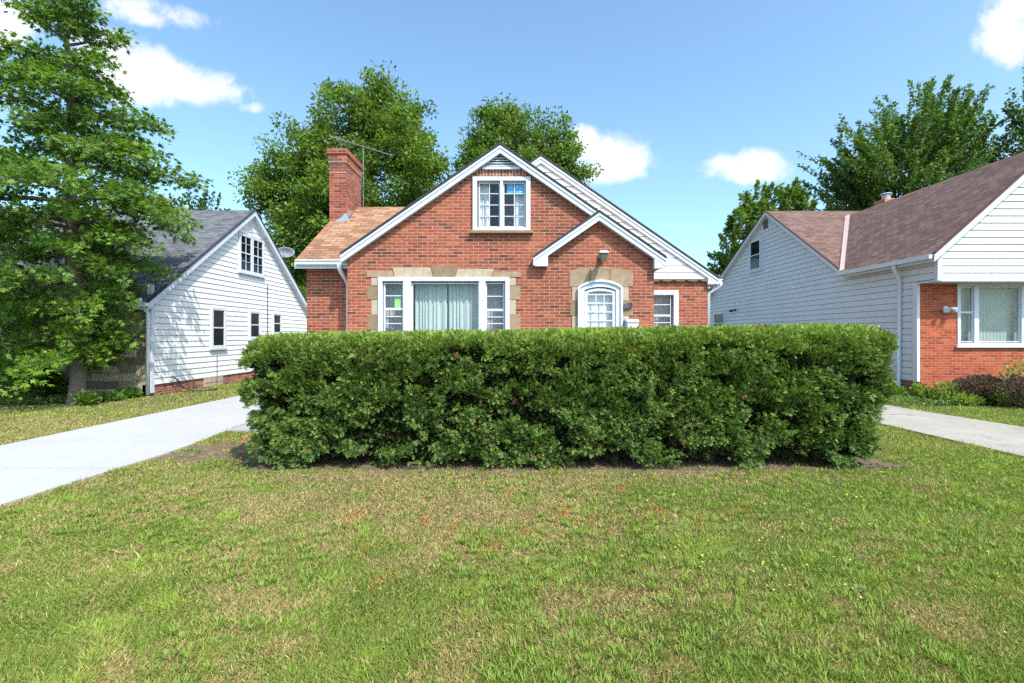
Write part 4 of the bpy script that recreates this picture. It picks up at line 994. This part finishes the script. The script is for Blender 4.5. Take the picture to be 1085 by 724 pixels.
crown_tree('maple_tree', (X(372, d), d, 0), [V(385, 139, d, 50, 50), V(410, 130, 31, 45, 43), V(330, 172, 29, 40, 42), V(300, 210, d, 34, 40), V(345, 220, 28, 50, 50), V(430, 175, 29, 45, 50), V(400, 230, d, 60, 50), V(320, 270, 29, 42, 45), V(395, 300, d, 60, 50), V(330, 330, 29, 45, 30), V(395, 102, 30, 26, 22), V(453, 210, d, 26, 40), V(282, 195, d, 16, 18), V(458, 240, d, 30, 40), V(360, 180, 28, 40, 40)],
           'large leafy green tree rising behind the brick chimney', n_clump=760, per=150, leaf=.22, cr=.85, c1=(.04, .08, .012), c2=(.165, .25, .035), seed=2, trunk_r=.35, group='tall trees behind the houses')
d = 33
crown_tree('maple_tree', (X(548, d), d, 0), [V(535, 143, d, 38, 30), V(575, 150, 32, 36, 32), V(510, 165, d, 24, 34), V(603, 178, 32, 22, 20), V(548, 190, d, 60, 40), V(545, 240, d, 60, 40), V(530, 128, 33, 22, 13), V(612, 186, d, 16, 9), V(492, 205, d, 22, 30), V(480, 225, d, 24, 30)],
           'round leafy tree rising behind the peak of the front gable', n_clump=380, per=150, leaf=.21, cr=.8, c1=(.04, .08, .012), c2=(.15, .235, .035), seed=5, trunk_r=.3, group='tall trees behind the houses')
d = 36
crown_tree('maple_tree', (X(812, d), d, 0), [V(820, 222, d, 32, 24), V(845, 222, d, 18, 24), V(795, 245, 35, 30, 28), V(775, 285, d, 22, 28), V(830, 255, d, 36, 30), V(760, 320, d, 16, 26), V(800, 300, d, 40, 40)],
           'bright green tree behind the gable end of the pale grey siding', n_clump=420, per=130, leaf=.21, cr=.7, c1=(.05, .10, .016), c2=(.18, .27, .04), seed=9, finger=.6, trunk_r=.25, group='tall trees behind the houses')
d = 30
crown_tree('maple_tree', (X(960, d), d, 0), [V(972, 158, d, 46, 40), V(930, 182, 29, 38, 36), V(897, 203, d, 24, 22), V(1008, 172, 31, 34, 32), V(1035, 188, d, 22, 14), V(950, 212, d, 60, 30), V(1000, 132, d, 22, 18), V(902, 172, 29, 12, 22), V(1020, 145, d, 18, 16)],
           'tall dark green tree with upswept branches behind the maroon roof', n_clump=400, per=150, leaf=.19, cr=.72, c1=(.035, .075, .02), c2=(.13, .21, .045), seed=12, finger=1.75, trunk_r=.35, group='tall trees behind the houses')
d = 27
crown_tree('maple_tree', (X(1105, d), d, 0), [V(1098, 148, d, 26, 36), V(1125, 120, d, 40, 45), V(1120, 180, d, 45, 40)],
           'dark tree cut by the right edge of the photo, above the maroon roof', n_clump=130, per=140, leaf=.18, cr=.7, c1=(.035, .075, .02), c2=(.13, .21, .045), seed=15, finger=1.3, trunk_r=.25, group='tall trees behind the houses')
d = 29
crown_tree('small_tree', (X(215, d), d, 0), [V(216, 222, d, 14, 9), V(230, 226, d, 8, 6), V(205, 224, d, 10, 8), V(215, 245, d, 30, 18)],
           'treetop just showing over the ridge of the grey roof', n_clump=34, per=70, leaf=.2, cr=.5, c1=(.03, .06, .014), c2=(.09, .15, .03), seed=17, finger=1.4, trunk_r=.15)
d = 21
crown_tree('backyard_shrub', (X(752, 26), 26, 0), [V(752, 325, 26, 14, 26), V(748, 345, 26, 16, 20)], 'dark shrub between the brick house and the pale grey house', 'shrub', n_clump=60, per=110, leaf=.14, cr=.5, c1=(.02, .045, .01), c2=(.06, .1, .02), seed=21, trunk_r=.08)
crown_tree('backyard_shrub', (X(316, 24), 24, 0), [V(316, 330, 24, 20, 26), V(305, 350, 24, 26, 20)], 'green shrub between the clapboard house and the brick house', 'shrub', n_clump=70, per=110, leaf=.14, cr=.5, c1=(.04, .08, .014), c2=(.13, .2, .03), seed=22, trunk_r=.08)

# left foreground tree, layered limbs
def layered_tree():
    r = np.random.default_rng(40); rr = random.Random(40)
    bx, by = X(81, 10.2), 10.2
    T = thing('oak_tree', (bx, by, 0), 'layered green tree with lobed leaves before the stone front at the left edge', 'tree')
    prof = [(.8, .9), (1.3, 1.15), (2.0, 1.05), (2.5, 1.2), (2.85, 2.1), (3.2, 1.5), (4.2, 1.9), (4.75, 2.35), (5.2, 1.5), (5.8, 1.2), (6.3, 1.6), (6.9, .95), (7.5, .95), (8.0, .9), (8.5, .6), (9.3, .35)]
    def R(z):
        for (a, b), (c, d_) in zip(prof[:-1], prof[1:]):
            if a <= z <= c: return b+(d_-b)*(z-a)/(c-a)
        return .6
    mb = MB()
    def tx(z): return Vector((bx-.25*max(0, z-2)/7+.03*math.sin(z), by+.05*math.sin(z*1.3), z))
    mb.tube([tx(z) for z in (-.1, .12, .5, 1, 2, 3, 4, 5, 6, 7, 8, 9, 9.4)], [.19, .16, .145, .135, .15, .135, .12, .1, .08, .06, .04, .02, .01], 12)
    P = []; A = []; n_l = 96
    for i in range(n_l):
        z0 = 1.0+(9.25-1.0)*((i+.5)/n_l)**1.1; az = i*2.399+rr.uniform(-.3, .3)
        Lm = R(z0+rr.uniform(-.1, .3))*rr.uniform(.6, 1.2)
        if z0 < 2.9 and (math.cos(az) < -.1 or math.sin(az) < -.3): Lm *= 1.3
        if z0 < 2.75 and math.cos(az) > .25: Lm *= .62
        dv = Vector((math.cos(az), math.sin(az), 0)); rise = .30 if z0 > 5 else .10; drop = .32 if z0 > 3 else .56
        if z0 > 7.6: rise = 1.0; drop = .1
        pts = []
        for k in range(9):
            t = k/8; q = tx(z0)+dv*Lm*t+Vector((0, 0, Lm*(rise*t-drop*t*t)))
            q += Vector((rr.uniform(-1, 1), rr.uniform(-1, 1), rr.uniform(-.5, .5)))*.04*Lm
            pts.append(q)
        rad0 = .022+.012*Lm; mb.tube(pts, [rad0*(1-.85*k/8) for k in range(9)], 5, cap=False)
        nt_ = int(5+Lm*5.5)
        for j in range(nt_):
            t = .22+.78*(j+rr.random())/nt_; fidx = min(7, int(t*8)); q = pts[fidx].lerp(pts[fidx+1], t*8-fidx)
            sd = -1 if j % 2 else 1; an = az+sd*rr.uniform(.5, 1.15) if t < .93 else az
            l = Lm*(.42*(1-t)+.12)*rr.uniform(.7, 1.2)
            tv = Vector((math.cos(an), math.sin(an), rr.uniform(-.12, .16))); e = q+tv*l
            mb.tube([q, q.lerp(e, .5)+Vector((0, 0, .02)), e], [.008, .006, .003], 3, cap=False)
            nl = int(11+l*60)
            tt = r.random(nl)**.8; c = np.array(q)[None]+(np.array(e)-np.array(q))[None]*(tt*1.1)[:, None]
            off = r.normal(size=(nl, 3))*np.array([.10, .10, .065])
            P.append(c+off); A.append(np.array(tv)[None]*.7+unit(off)*.9+np.array([0, 0, -.15]))
    P = np.concatenate(P); A = np.concatenate(A); n = len(P)
    nr = unit(r.normal(size=(n, 3))*.6+np.array([.1, -.25, .9]))
    cl = np.clip(.75*r.random(n)+.5*vnoise(P[:, 0]+P[:, 2], P[:, 1]-P[:, 2], .6, 77)-.05, 0, 1)
    col = lerp((.045, .10, .022), (.19, .31, .055), cl)
    low = np.clip((2.4-P[:, 2])/1.4, 0, 1)*.45
    col = col*(1-low[:, None])+np.array([.20, .32, .03])*low[:, None]
    s = .12*(.65+.6*r.random(n))
    mb.build('trunk', 'bark', T, smooth=True, fix=False)
    scatter('crown', *LOBED, P, unit(A), nr, s, col, 'leaf', T, (bx, by, 0), width=s*.95)
    print('oak leaves', n)
layered_tree()

# small plants: one maker for leafy clumps
def leafy(name, loc, label, cat, rx, ry, h, n, leaf, c1, c2, group=None, seed=1, stem=True, up=.6, mat='leaf', kind=None, cz=.5, tmpl=KITE):
    r = np.random.default_rng(seed); x, y, z = loc
    T = thing(name, loc, label, cat, group) if not kind else None
    u = unit(r.normal(size=(n, 3))); rad = r.random(n)**.4
    P = np.array([x, y, z+h*cz])+u*rad[:, None]*np.array([rx, ry, h*.5])
    P += (vnoise(P[:, 0]*3, P[:, 2]*3, .5, seed)[:, None]-.5)*u*.25*rx
    P[:, 2] = np.maximum(P[:, 2], z+.015)
    ax_ = unit(u*.8+np.array([0, 0, up])+r.normal(size=(n, 3))*.4); nr = unit(r.normal(size=(n, 3))*.6+np.array([0, 0, 1])+u*.3)
    s = leaf*(.6+.8*r.random(n)); col = lerp(c1, c2, r.random(n))
    if stem:
        mb = MB(); rr = random.Random(seed)
        for k in range(9):
            a = rr.random()*6.28; mb.tube(limb_path((x+.03*math.cos(a), y+.03*math.sin(a), z-.02), (x+rx*.7*math.cos(a), y+ry*.7*math.sin(a), z+h*rr.uniform(.5, .9)), 3, .1, 0, rr), [.009, .007, .005, .003], 4, cap=False)
        mb.build('stem', 'bark', T, fix=False)
    return scatter('foliage', *tmpl, P, ax_, nr, s, col, mat, T, loc, width=s*1.2)
PU1, PU2 = (.05, .038, .04), (.15, .095, .09)
leafy('purple_shrub', (X(1040, 10.2), 10.2, 0), 'rounded dark purple shrub nearer the brick corner, left one of the pair', 'shrub', .5, .4, .60, 4000, .055, PU1, PU2, 'purple shrubs by the orange brick', 31, cz=.52)
leafy('purple_shrub', (X(1082, 9.7), 9.7, 0), 'rounded dark purple shrub under the picture window at the right edge', 'shrub', .6, .45, .62, 4800, .055, PU1, PU2, 'purple shrubs by the orange brick', 32, cz=.52)
GR1, GR2 = (.08, .15, .02), (.26, .36, .07)
for k, (px, dd, h, rx, lb) in enumerate([(1003, 10.3, .48, .22, 'tall light green weed just left of the purple shrubs'), (973, 10.75, .42, .15, 'weed at the corner of the orange brick wall'), (1062, 9.75, .40, .18, 'light green weed growing between the purple shrubs'),
                                     (1078, 10.4, .95, .3, 'tall pale green weed behind the purple shrubs'), (950, 11.2, .3, .18, 'low weed at the foot of the grey downspout'), (985, 10.6, .28, .2, 'low sprawling weed near the orange brick corner'), (1025, 9.9, .25, .25, 'low weed before the left purple shrub')]):
    leafy('weed', (X(px, dd), dd, 0), lb, 'weed', rx, rx, h, 330, .07, GR1, GR2, 'weeds along the orange brick wall', 50+k, up=1.0)
for k, (px, dd, h, rx, lb) in enumerate([(32, 10.5, 1.0, .3, 'tall leafy sapling left of the tree trunk'), (92, 9.95, .26, .18, 'broad-leaved weed just right of the tree trunk'), (112, 10.6, .16, .3, 'low leafy plant under the stone front'), (137, 11.1, .20, .25, 'low leafy plant nearest the white corner board'), (8, 10.8, 1.2, .5, 'dark bush at the left edge under the tree'), (50, 11.0, .6, .35, 'dark bush against the stone front behind the trunk')]):
    leafy('bed_plant', (X(px, dd), dd, 0), lb, 'plant', rx, rx*.8, h, 700 if h < .6 else 1500, .085, (.04, .08, .015), (.14, .25, .04), 'plants in the bed under the oak', 70+k, up=.8)

# ------------------------------------------------------------------ hedge
def hedge():
    r = np.random.default_rng(90); T = thing('yew_hedge', (.5, 6.3, 0), 'long clipped green hedge across the lawn before the brick house', 'hedge')
    x0, x1, y0, y1, z0, z1 = -3.16, 4.20, 5.17, 6.75, .03, 1.475
    rad = .30; n = 235000
    def sample(n, inset=0):
        a = np.array([(x1-x0)*(z1-z0), (x1-x0)*(z1-z0)*.35, (y1-y0)*(z1-z0), (y1-y0)*(z1-z0), (x1-x0)*(y1-y0)*.8]); f = r.choice(5, n, p=a/a.sum())
        X_ = r.uniform(x0, x1, n); Y_ = r.uniform(y0, y1, n); Z_ = r.uniform(z0, z1, n)
        Y_ = np.where(f == 0, y0, Y_); Y_ = np.where(f == 1, y1, Y_); X_ = np.where(f == 2, x0, X_); X_ = np.where(f == 3, x1, X_); Z_ = np.where(f == 4, z1, Z_)
        P = np.stack([X_, Y_, Z_], 1); lo = np.array([x0, y0, z0-.5])+rad; hi = np.array([x1, y1, z1])-rad
        C = np.clip(P, lo, hi); nn = unit(P-C); return C+nn*rad, nn
    P, nn = sample(n)
    # slope of top: a little higher on the right; narrower foot; lumps
    def shape(P, nn, lump=1.0):
        t = (P[:, 0]-x0)/(x1-x0); zf = P[:, 2]/z1
        P = P.copy()
        P[:, 2] *= 1+.085*t
        k = (fbm(P[:, 0]+P[:, 1]*.9, P[:, 2]*1.2, .6, 200)-.5)*.11+(fbm(P[:, 0]-P[:, 1]*.9, P[:, 2]*1.4, .2, 210)-.5)*.11+(vnoise(P[:, 0]-P[:, 1], P[:, 2]*1.2+P[:, 1]*.5, .075, 215)-.5)*.10
        topm = np.clip(nn[:, 2], 0, 1); k = k*(1-topm*.82)
        P += nn*(k*lump)[:, None]
        foot = np.clip((.55-zf)/.55, 0, 1)
        P[:, 1] += foot*.05*(P[:, 1] < 6.2)
        P[:, 0] += np.where(t > .5, -foot*.22*np.clip((t-.9)/.1, 0, 1), foot*.12*np.clip((.1-t)/.1, 0, 1))
        P[:, 0] -= np.clip((zf-.45)/.5, 0, 1)*.10*np.clip((t-.94)/.06, 0, 1)*-1.2
        return P
    P = shape(P, nn)
    dep = r.random(n)**1.4*.22; tw = (vnoise(P[:, 0]*1.0+P[:, 1], P[:, 2]*1.5, .05, 217)); dep = dep*(.5+tw)
    P -= nn*dep[:, None]
    # gaps at the foot of the front and thin places at the left end
    hole = fbm(P[:, 0], P[:, 1]*.2, .5, 230)
    keep = ~((P[:, 2] < .05+.60*np.clip(hole-.42, 0, 1)) | (P[:, 2] < .03))
    le = np.clip((-2.75-P[:, 0])/.45, 0, 1)*(P[:, 2] < 1.15); hole2 = fbm(P[:, 0]*1.2+P[:, 1], P[:, 2]*1.6, .35, 240)
    keep &= ~((le > .2) & (hole2 > .50) & (r.random(n) < .85))
    pit = fbm(P[:, 0]+P[:, 1]*.7, P[:, 2]*1.3, .26, 250); keep &= ~((pit > .60) & (dep < .16) & (nn[:, 2] < .6))
    keep &= P[:, 2] > .012
    P, nn, dep = P[keep], nn[keep], dep[keep]; n = len(P)
    up = np.clip(nn[:, 2], 0, 1)
    fl = np.stack([vnoise(P[:, 0], P[:, 2], .16, 260)-.5, np.zeros(n), vnoise(P[:, 0], P[:, 2], .16, 270)-.5], 1)*1.6
    ax_ = unit(nn*.75+fl+r.normal(size=(n, 3))*.45+np.array([0, 0, .42])+up[:, None]*r.normal(size=(n, 3))*.7-(P[:, 2] < .7)[:, None]*np.array([0, 0, .45]))
    nr = unit(r.normal(size=(n, 3))*.55+np.array([0, -.35, 1.0]))
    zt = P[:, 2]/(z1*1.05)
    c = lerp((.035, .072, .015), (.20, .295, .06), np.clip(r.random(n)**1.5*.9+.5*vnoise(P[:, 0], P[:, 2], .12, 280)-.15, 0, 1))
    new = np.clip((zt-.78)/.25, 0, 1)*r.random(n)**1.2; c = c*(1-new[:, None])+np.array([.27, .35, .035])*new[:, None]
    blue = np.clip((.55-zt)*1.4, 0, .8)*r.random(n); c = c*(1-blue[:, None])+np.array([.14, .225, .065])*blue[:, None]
    br = (fbm(P[:, 0]*1.1, P[:, 2]*1.1, .28, 290) > .72) & (r.random(n) < .2); c[br] = np.array([.22, .11, .045])*(.6+.8*r.random(br.sum()))[:, None]
    # sprig template: paired leaflets along a stem
    tv = []; tf = []
    def leaflet(bx_, by_, an, l, wd, lift):
        o = len(tv); dx, dy = math.sin(an), math.cos(an); sx_, sy_ = dy, -dx
        for (a, s) in ((0, 0), (.5, wd), (1, 0), (.5, -wd)):
            tv.append((bx_+dx*l*a+sx_*s, by_+dy*l*a+sy_*s, lift*a))
        tf.append((o, o+1, o+2, o+3))
    for k in range(3):
        for s in (-1, 1): leaflet(0, .1+.27*k, s*(.85-.12*k), .52-.05*k, .095, .08*((k+s) % 3-.5))
    leaflet(0, .72, .0, .48, .095, .05)
    s = .045*(.6+.7*r.random(n))
    scatter('foliage', tv, tf, P, ax_, nr, s, c, 'needle', T, (.5, 6.3, 0))
    # inner twig mass: many dark twigs from the stems outwards
    rr = random.Random(5); mb = MB()
    for k in range(15):
        bx = -2.75+k*.48+rr.uniform(-.1, .1); by = 6.2+rr.uniform(-.2, .2)
        mb.tube(limb_path((bx, by, -.05), (bx+rr.uniform(-.1, .1), by+rr.uniform(-.1, .1), .7), 4, .15, 0, rr), [.05, .045, .04, .035, .03], 7)
        for j in range(26):
            z_ = rr.uniform(.12, .75); a = rr.random()*6.283; l = rr.uniform(.4, .8)
            e = Vector((max(-3.15, min(4.1, bx+math.cos(a)*l*.8)), by+math.sin(a)*l*.85, z_+rr.uniform(.05, .75)))
            q = limb_path((bx, by, z_), e, 4, .2, 0, rr); mb.tube(q, [.014, .012, .009, .007, .004], 4, cap=False)
    mb.build('stem', 'bark', T, fix=False, smooth=True)
    # inner foliage filling the body, same leaf with shade put into darker colours
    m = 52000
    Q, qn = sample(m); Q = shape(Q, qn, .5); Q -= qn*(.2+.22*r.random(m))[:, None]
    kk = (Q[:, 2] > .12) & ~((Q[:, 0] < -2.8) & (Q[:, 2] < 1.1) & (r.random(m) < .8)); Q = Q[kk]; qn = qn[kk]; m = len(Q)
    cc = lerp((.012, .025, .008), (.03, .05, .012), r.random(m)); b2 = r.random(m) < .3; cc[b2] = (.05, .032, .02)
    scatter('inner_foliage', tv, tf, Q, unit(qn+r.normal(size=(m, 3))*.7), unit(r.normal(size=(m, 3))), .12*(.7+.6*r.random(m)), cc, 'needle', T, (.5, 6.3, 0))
hedge()

# ------------------------------------------------------------------ grass
def on_hard(x, y):
    l = (x > np.where(y < 6.3, -6.9, -6.85)) & (x < np.interp(y, [-4, 4, 6.2, 7.6, 9, 30], [-4.6, -4.5, -4.38, -4.55, -4.5, -4.45]))
    rgt = (x > np.interp(y, [-4, 5.7, 7.9, 30], [6.15, 6.12, 6.0, 5.9])) & (x < np.interp(y, [-4, 7, 9.3, 11, 30], [8.3, 8.15, 7.75, 7.65, 7.6]))
    walk = (x > -4.5) & (x < 2.1) & (y > 7.25) & (y < 8.15)
    house = (y > 9.5) & (x > -4.3) & (x < 4.2)
    return l | rgt | walk | house | ((x < -8.9) & (y > 11.4)) | ((x > 9.4) & (y > 11.0))
def grass():
    r = np.random.default_rng(123)
    # sample so that density falls with distance
    def field(n, ya, yb, slope=1.16):
        y = ya*(yb/ya)**r.random(n); x = r.uniform(-1, 1, n)*(y*slope+.35); return x, y
    n = 1080000; x, y = field(n, 1.72, 17.0)
    keep = ~on_hard(x, y)
    e1 = vnoise(x*3, y*3, 1.0, 300)*.12+vnoise(x, y, .07, 301)*.08
    # hedge soil, beds
    hs = (x > -3.38+e1) & (x < 4.50-e1*2) & (y > 5.03+e1*1.3+np.clip(x-3.9, 0, 1)*.35+np.clip(-2.9-x, 0, 1)*.4) & (y < 7.3); keep &= ~(hs & (r.random(n) < np.clip(.72+(y-5.1)*1.2, .72, .965)))
    bed = (x > -13.2) & (x < -9.1+e1) & (y > 9.75+e1*2); keep &= ~(bed & (r.random(n) < .93))
    bed2 = (x > 8.0) & (y > 9.7+e1*2); keep &= ~(bed2 & (r.random(n) < .72))
    dry = fbm(x, y, 1.4, 310)*.36+fbm(x, y, .30, 320)*.64
    dry2 = fbm(x*1.1, y, .7, 330)
    D = np.clip((dry-.46)*4.2+(dry2-.5)*1.2, 0, .85)
    D = D*np.clip(1.2-.16*np.clip(x-1.4, 0, 5), .4, 1)                     # greener to the right
    D = np.where((x < -1.6) & (y > 3.6) & (y < 5.2), np.clip(D+.1, 0, 1), D)
    dirt = ((x+3.95)**2/.45+(y-6.0)**2/.18 < .5+1.1*fbm(x, y, .3, 340)) ; keep &= ~(dirt & (r.random(n) < .80)); D = np.where(dirt, 1, D)
    D = np.where((x < -6.9) & (y < 11), np.clip(D*.5+.62*np.clip((9.0-y)/2.5, 0, 1)+.2, 0, 1), D)
    for (px, py, rx_, ry_, am) in ((470, 530, .8, .25, .35), (560, 512, 1.1, .22, .35), (620, 555, .9, .3, .4), (700, 545, .7, .25, .35), (520, 590, .5, .25, .4), (430, 600, .35, .2, .25), (640, 640, .35, .2, .4), (720, 610, .4, .2, .3),
                                   (180, 520, .5, .2, .35), (110, 600, .4, .2, .3), (250, 590, .5, .2, .25), (830, 670, .35, .15, .3), (850, 560, .6, .2, .25), (600, 700, .3, .12, .3)):
        yy = 1.5*500/(py-355); xx = X(px, yy); D = np.clip(D+am*1.3*np.exp(-((x-xx)/rx_)**2-((y-yy)/ry_)**2)*(.3+1.4*fbm(x, y, .25, 333)), 0, 1)
    edge = (y > 4.70) & (y < 5.05) & (x > -3.3) & (x < 4.5); D = np.where(edge, np.clip(D+.35, 0, 1), D)
    keep &= ~((r.random(n) < .12*D))
    x, y, D = x[keep], y[keep], D[keep]; n = len(x)
    tuft = fbm(x, y, .24, 350); lush = np.clip((tuft-.60)*6, 0, 1)*(1-D*.6)
    edg = np.minimum(np.abs(x-np.interp(y, [-4, 4, 6.2, 7.6, 9, 30], [-4.6, -4.5, -4.38, -4.55, -4.5, -4.45])), np.abs(x-np.interp(y, [-4, 5.7, 7.9, 30], [6.15, 6.12, 6.0, 5.9])))
    nearedge = (edg < .10)*r.random(n)
    h = (.018+.021*r.random(n))*(1+.55*lush+.9*nearedge)*(1-.2*D)*(.9+.05*y)
    tall = r.random(n) < .006; h[tall] *= 2.0
    wd = .0030*(1+.6*lush)*(.75+.25*y)*(.7+.6*r.random(n))
    lean = r.normal(size=(n, 2))*(.75+.3*D)[:, None]; flow = np.stack([vnoise(x, y, .3, 360)-.5, vnoise(x, y, .3, 370)-.5], 1)*1.6
    ax_ = np.concatenate([lean+flow, np.full((n, 1), .95)], 1)
    nr = np.concatenate([r.normal(size=(n, 2)), .3*r.random((n, 1))], 1)
    g1, g2, g3 = np.array([.13, .20, .032]), np.array([.30, .41, .07]), np.array([.34, .42, .08])
    t = r.random(n); col = lerp(g1, g2, t); lm = np.clip(lush*.9+(r.random(n) < .10)*.5, 0, 1); col = col*(1-lm[:, None])+g3*lm[:, None]
    straw = lerp((.36, .24, .10), (.70, .55, .28), r.random(n))
    pd = r.random(n) < np.clip(.18+.68*D, 0, 1)*(1-.5*lush); col[pd] = straw[pd]*(.65+.5*r.random(pd.sum()))[:, None]
    # orange marking paint left on the blades
    spots = [(525, 575, .05), (386, 581, .03), (448, 553, .035), (600, 545, .055), (622, 550, .04), (625, 500, .04), (650, 552, .035), (790, 540, .045), (770, 548, .04), (700, 545, .05), (404, 617, .035), (740, 553, .05), (590, 503, .05), (560, 565, .03), (262, 466, .07), (480, 560, .03), (375, 548, .05), (540, 520, .04), (660, 520, .05)]
    for (px, py, rd) in spots:
        yy = 1.5*500/(py-355); xx = X(px, yy); q_ = ((x-xx)**2+(y-yy)**2*.35)/rd**2; m = (r.random(n) < .55*np.exp(-q_*.9)*np.clip(vnoise(x, y, .035, 444)*2.2-.4, 0, 1)+.10*np.exp(-q_*.12)*(vnoise(x, y, .06, 445) > .6)); col[m] = np.array([.80, .22, .06])*(.6+.5*r.random(m.sum()))[:, None]
    P = np.stack([x, y, np.zeros(n)], 1)
    bl = ([(-.5, 0, 0), (.5, 0, 0), (.42, .55, .08), (0, 1.0, .30), (-.42, .55, .08)], [(0, 1, 2, 4), (4, 2, 3, 3)])
    tv = np.array(bl[0])
    # two quads would need a degenerate one, so blades are a bent pair of tris + quad written as tris
    scatter('grass', tv, [(0, 1, 2), (0, 2, 4), (4, 2, 3)], P, ax_, nr, h, col, 'grassblade', None, width=wd)
    o = bpy.data.objects['grass']; tag(o, 'mown patchy lawn, green with straw-coloured dry areas', 'grass', kind='stuff')
    # coarse tufts of crabgrass and broad leaves
    nt_ = 4200; cy = 1.8*(6.2/1.8)**r.random(nt_); cx = r.uniform(-1, 1, nt_)*(cy*1.12); k = ~on_hard(cx, cy) & ~((cy > 5.25) & (cx > -3.4) & (cx < 4.3)); cx, cy = cx[k], cy[k]
    w_ = fbm(cx, cy, .8, 400)+.12*np.clip(cx/4, -.3, 1) > .47; cx, cy = cx[w_], cy[w_]; per = 13
    x = np.repeat(cx, per); y = np.repeat(cy, per); n = len(x); an = r.random(n)*6.283; ty = np.repeat(r.random(len(cx)), per)
    rad = .012+.02*r.random(n); P = np.stack([x+np.cos(an)*rad, y+np.sin(an)*rad, .008+.012*r.random(n)], 1)
    ax_ = np.stack([np.cos(an), np.sin(an), .35+.75*r.random(n)], 1); nr = np.stack([np.zeros(n), np.zeros(n), np.ones(n)], 1)+r.normal(size=(n, 3))*.2
    ln = (.017+.019*r.random(n))*(1+.12*y)*np.where(ty < .12, .6, 1); wd = np.where(ty < .12, ln*.5, .0036*(1+.2*y))
    col = lerp((.15, .24, .035), (.30, .40, .07), r.random(n)); m = ty < .12; col[m] = lerp((.14, .22, .04), (.26, .34, .08), r.random(n))[m]
    scatter('lawn_weeds', tv, [(0, 1, 2), (0, 2, 4), (4, 2, 3)], P, ax_, nr, ln, col, 'grassblade', None, width=wd)
    tag(bpy.data.objects['lawn_weeds'], 'brighter coarse weeds and broad leaves scattered through the lawn', 'weeds', kind='stuff')
    # yellow flowers to the right
    nf = 190; fy = 2.2*(6.0/2.2)**r.random(nf); fx = r.uniform(.2, 1.08, nf)*fy; k = (fbm(fx, fy, .6, 420) > .5) & ~on_hard(fx, fy) & ~((fy > 5.2) & (fx < 4.4)); fx, fy = fx[k], fy[k]; nf = len(fx)
    P = np.stack([fx, fy, .035+.02*r.random(nf)], 1)
    hexv = [(math.cos(a*math.pi/3)*.5, math.sin(a*math.pi/3)*.5, .12) for a in range(6)]
    scatter('lawn_flowers', hexv+[(0, 0, 0)], [(6, i, (i+1) % 6) for i in range(6)], P, np.tile([1., 0, 0], (nf, 1))+r.normal(size=(nf, 3))*.2, np.tile([0, -.3, 1.], (nf, 1)), .0085*(.6+.8*r.random(nf))*(1+.1*fy), lerp((.60, .56, .05), (.72, .70, .16), r.random(nf)), 'petal', None)
    tag(bpy.data.objects['lawn_flowers'], 'tiny yellow flowers dotted through the lawn on the right', 'flowers', kind='stuff')
    # litter on the soil under hedge
    nl = 9000; lx = r.uniform(-3.5, 4.4, nl); ly = r.uniform(5.2, 7.2, nl); P = np.stack([lx, ly, .008+.02*r.random(nl)], 1)
    scatter('leaf_litter', *KITE, P, unit(np.concatenate([r.normal(size=(nl, 2)), .2*r.normal(size=(nl, 1))], 1)), np.tile([0, 0, 1.], (nl, 1))+r.normal(size=(nl, 3))*.3, .02+.025*r.random(nl), lerp((.06, .04, .03), (.30, .20, .12), r.random(nl)), 'petal', None)
    tag(bpy.data.objects['leaf_litter'], 'brown dry leaf litter on the soil under the hedge', 'leaf litter', kind='stuff')
    # ground cover under left tree and by right foundation
    ng = 9000; gx_ = np.concatenate([r.uniform(-13.2, -9.0, ng), r.uniform(7.8, 12.6, ng//2)]); gy_ = np.concatenate([r.uniform(9.85, 11.35, ng), r.uniform(9.75, 10.95, ng//2)]); ng = len(gx_)
    k = fbm(gx_, gy_, .5, 440) > .42; gx_, gy_ = gx_[k], gy_[k]; ng = len(gx_)
    P = np.stack([gx_, gy_, .01+.10*r.random(ng)], 1)
    scatter('ground_cover', *KITE, P, unit(np.concatenate([r.normal(size=(ng, 2)), .6+.4*r.normal(size=(ng, 1))], 1)), np.tile([0, -.2, 1.], (ng, 1))+r.normal(size=(ng, 3))*.4, .05+.04*r.random(ng), lerp((.05, .09, .02), (.17, .26, .06), r.random(ng)), 'leaf', None)
    tag(bpy.data.objects['ground_cover'], 'low green ground cover in the beds along both neighbouring houses', 'ground cover', kind='stuff')
grass()
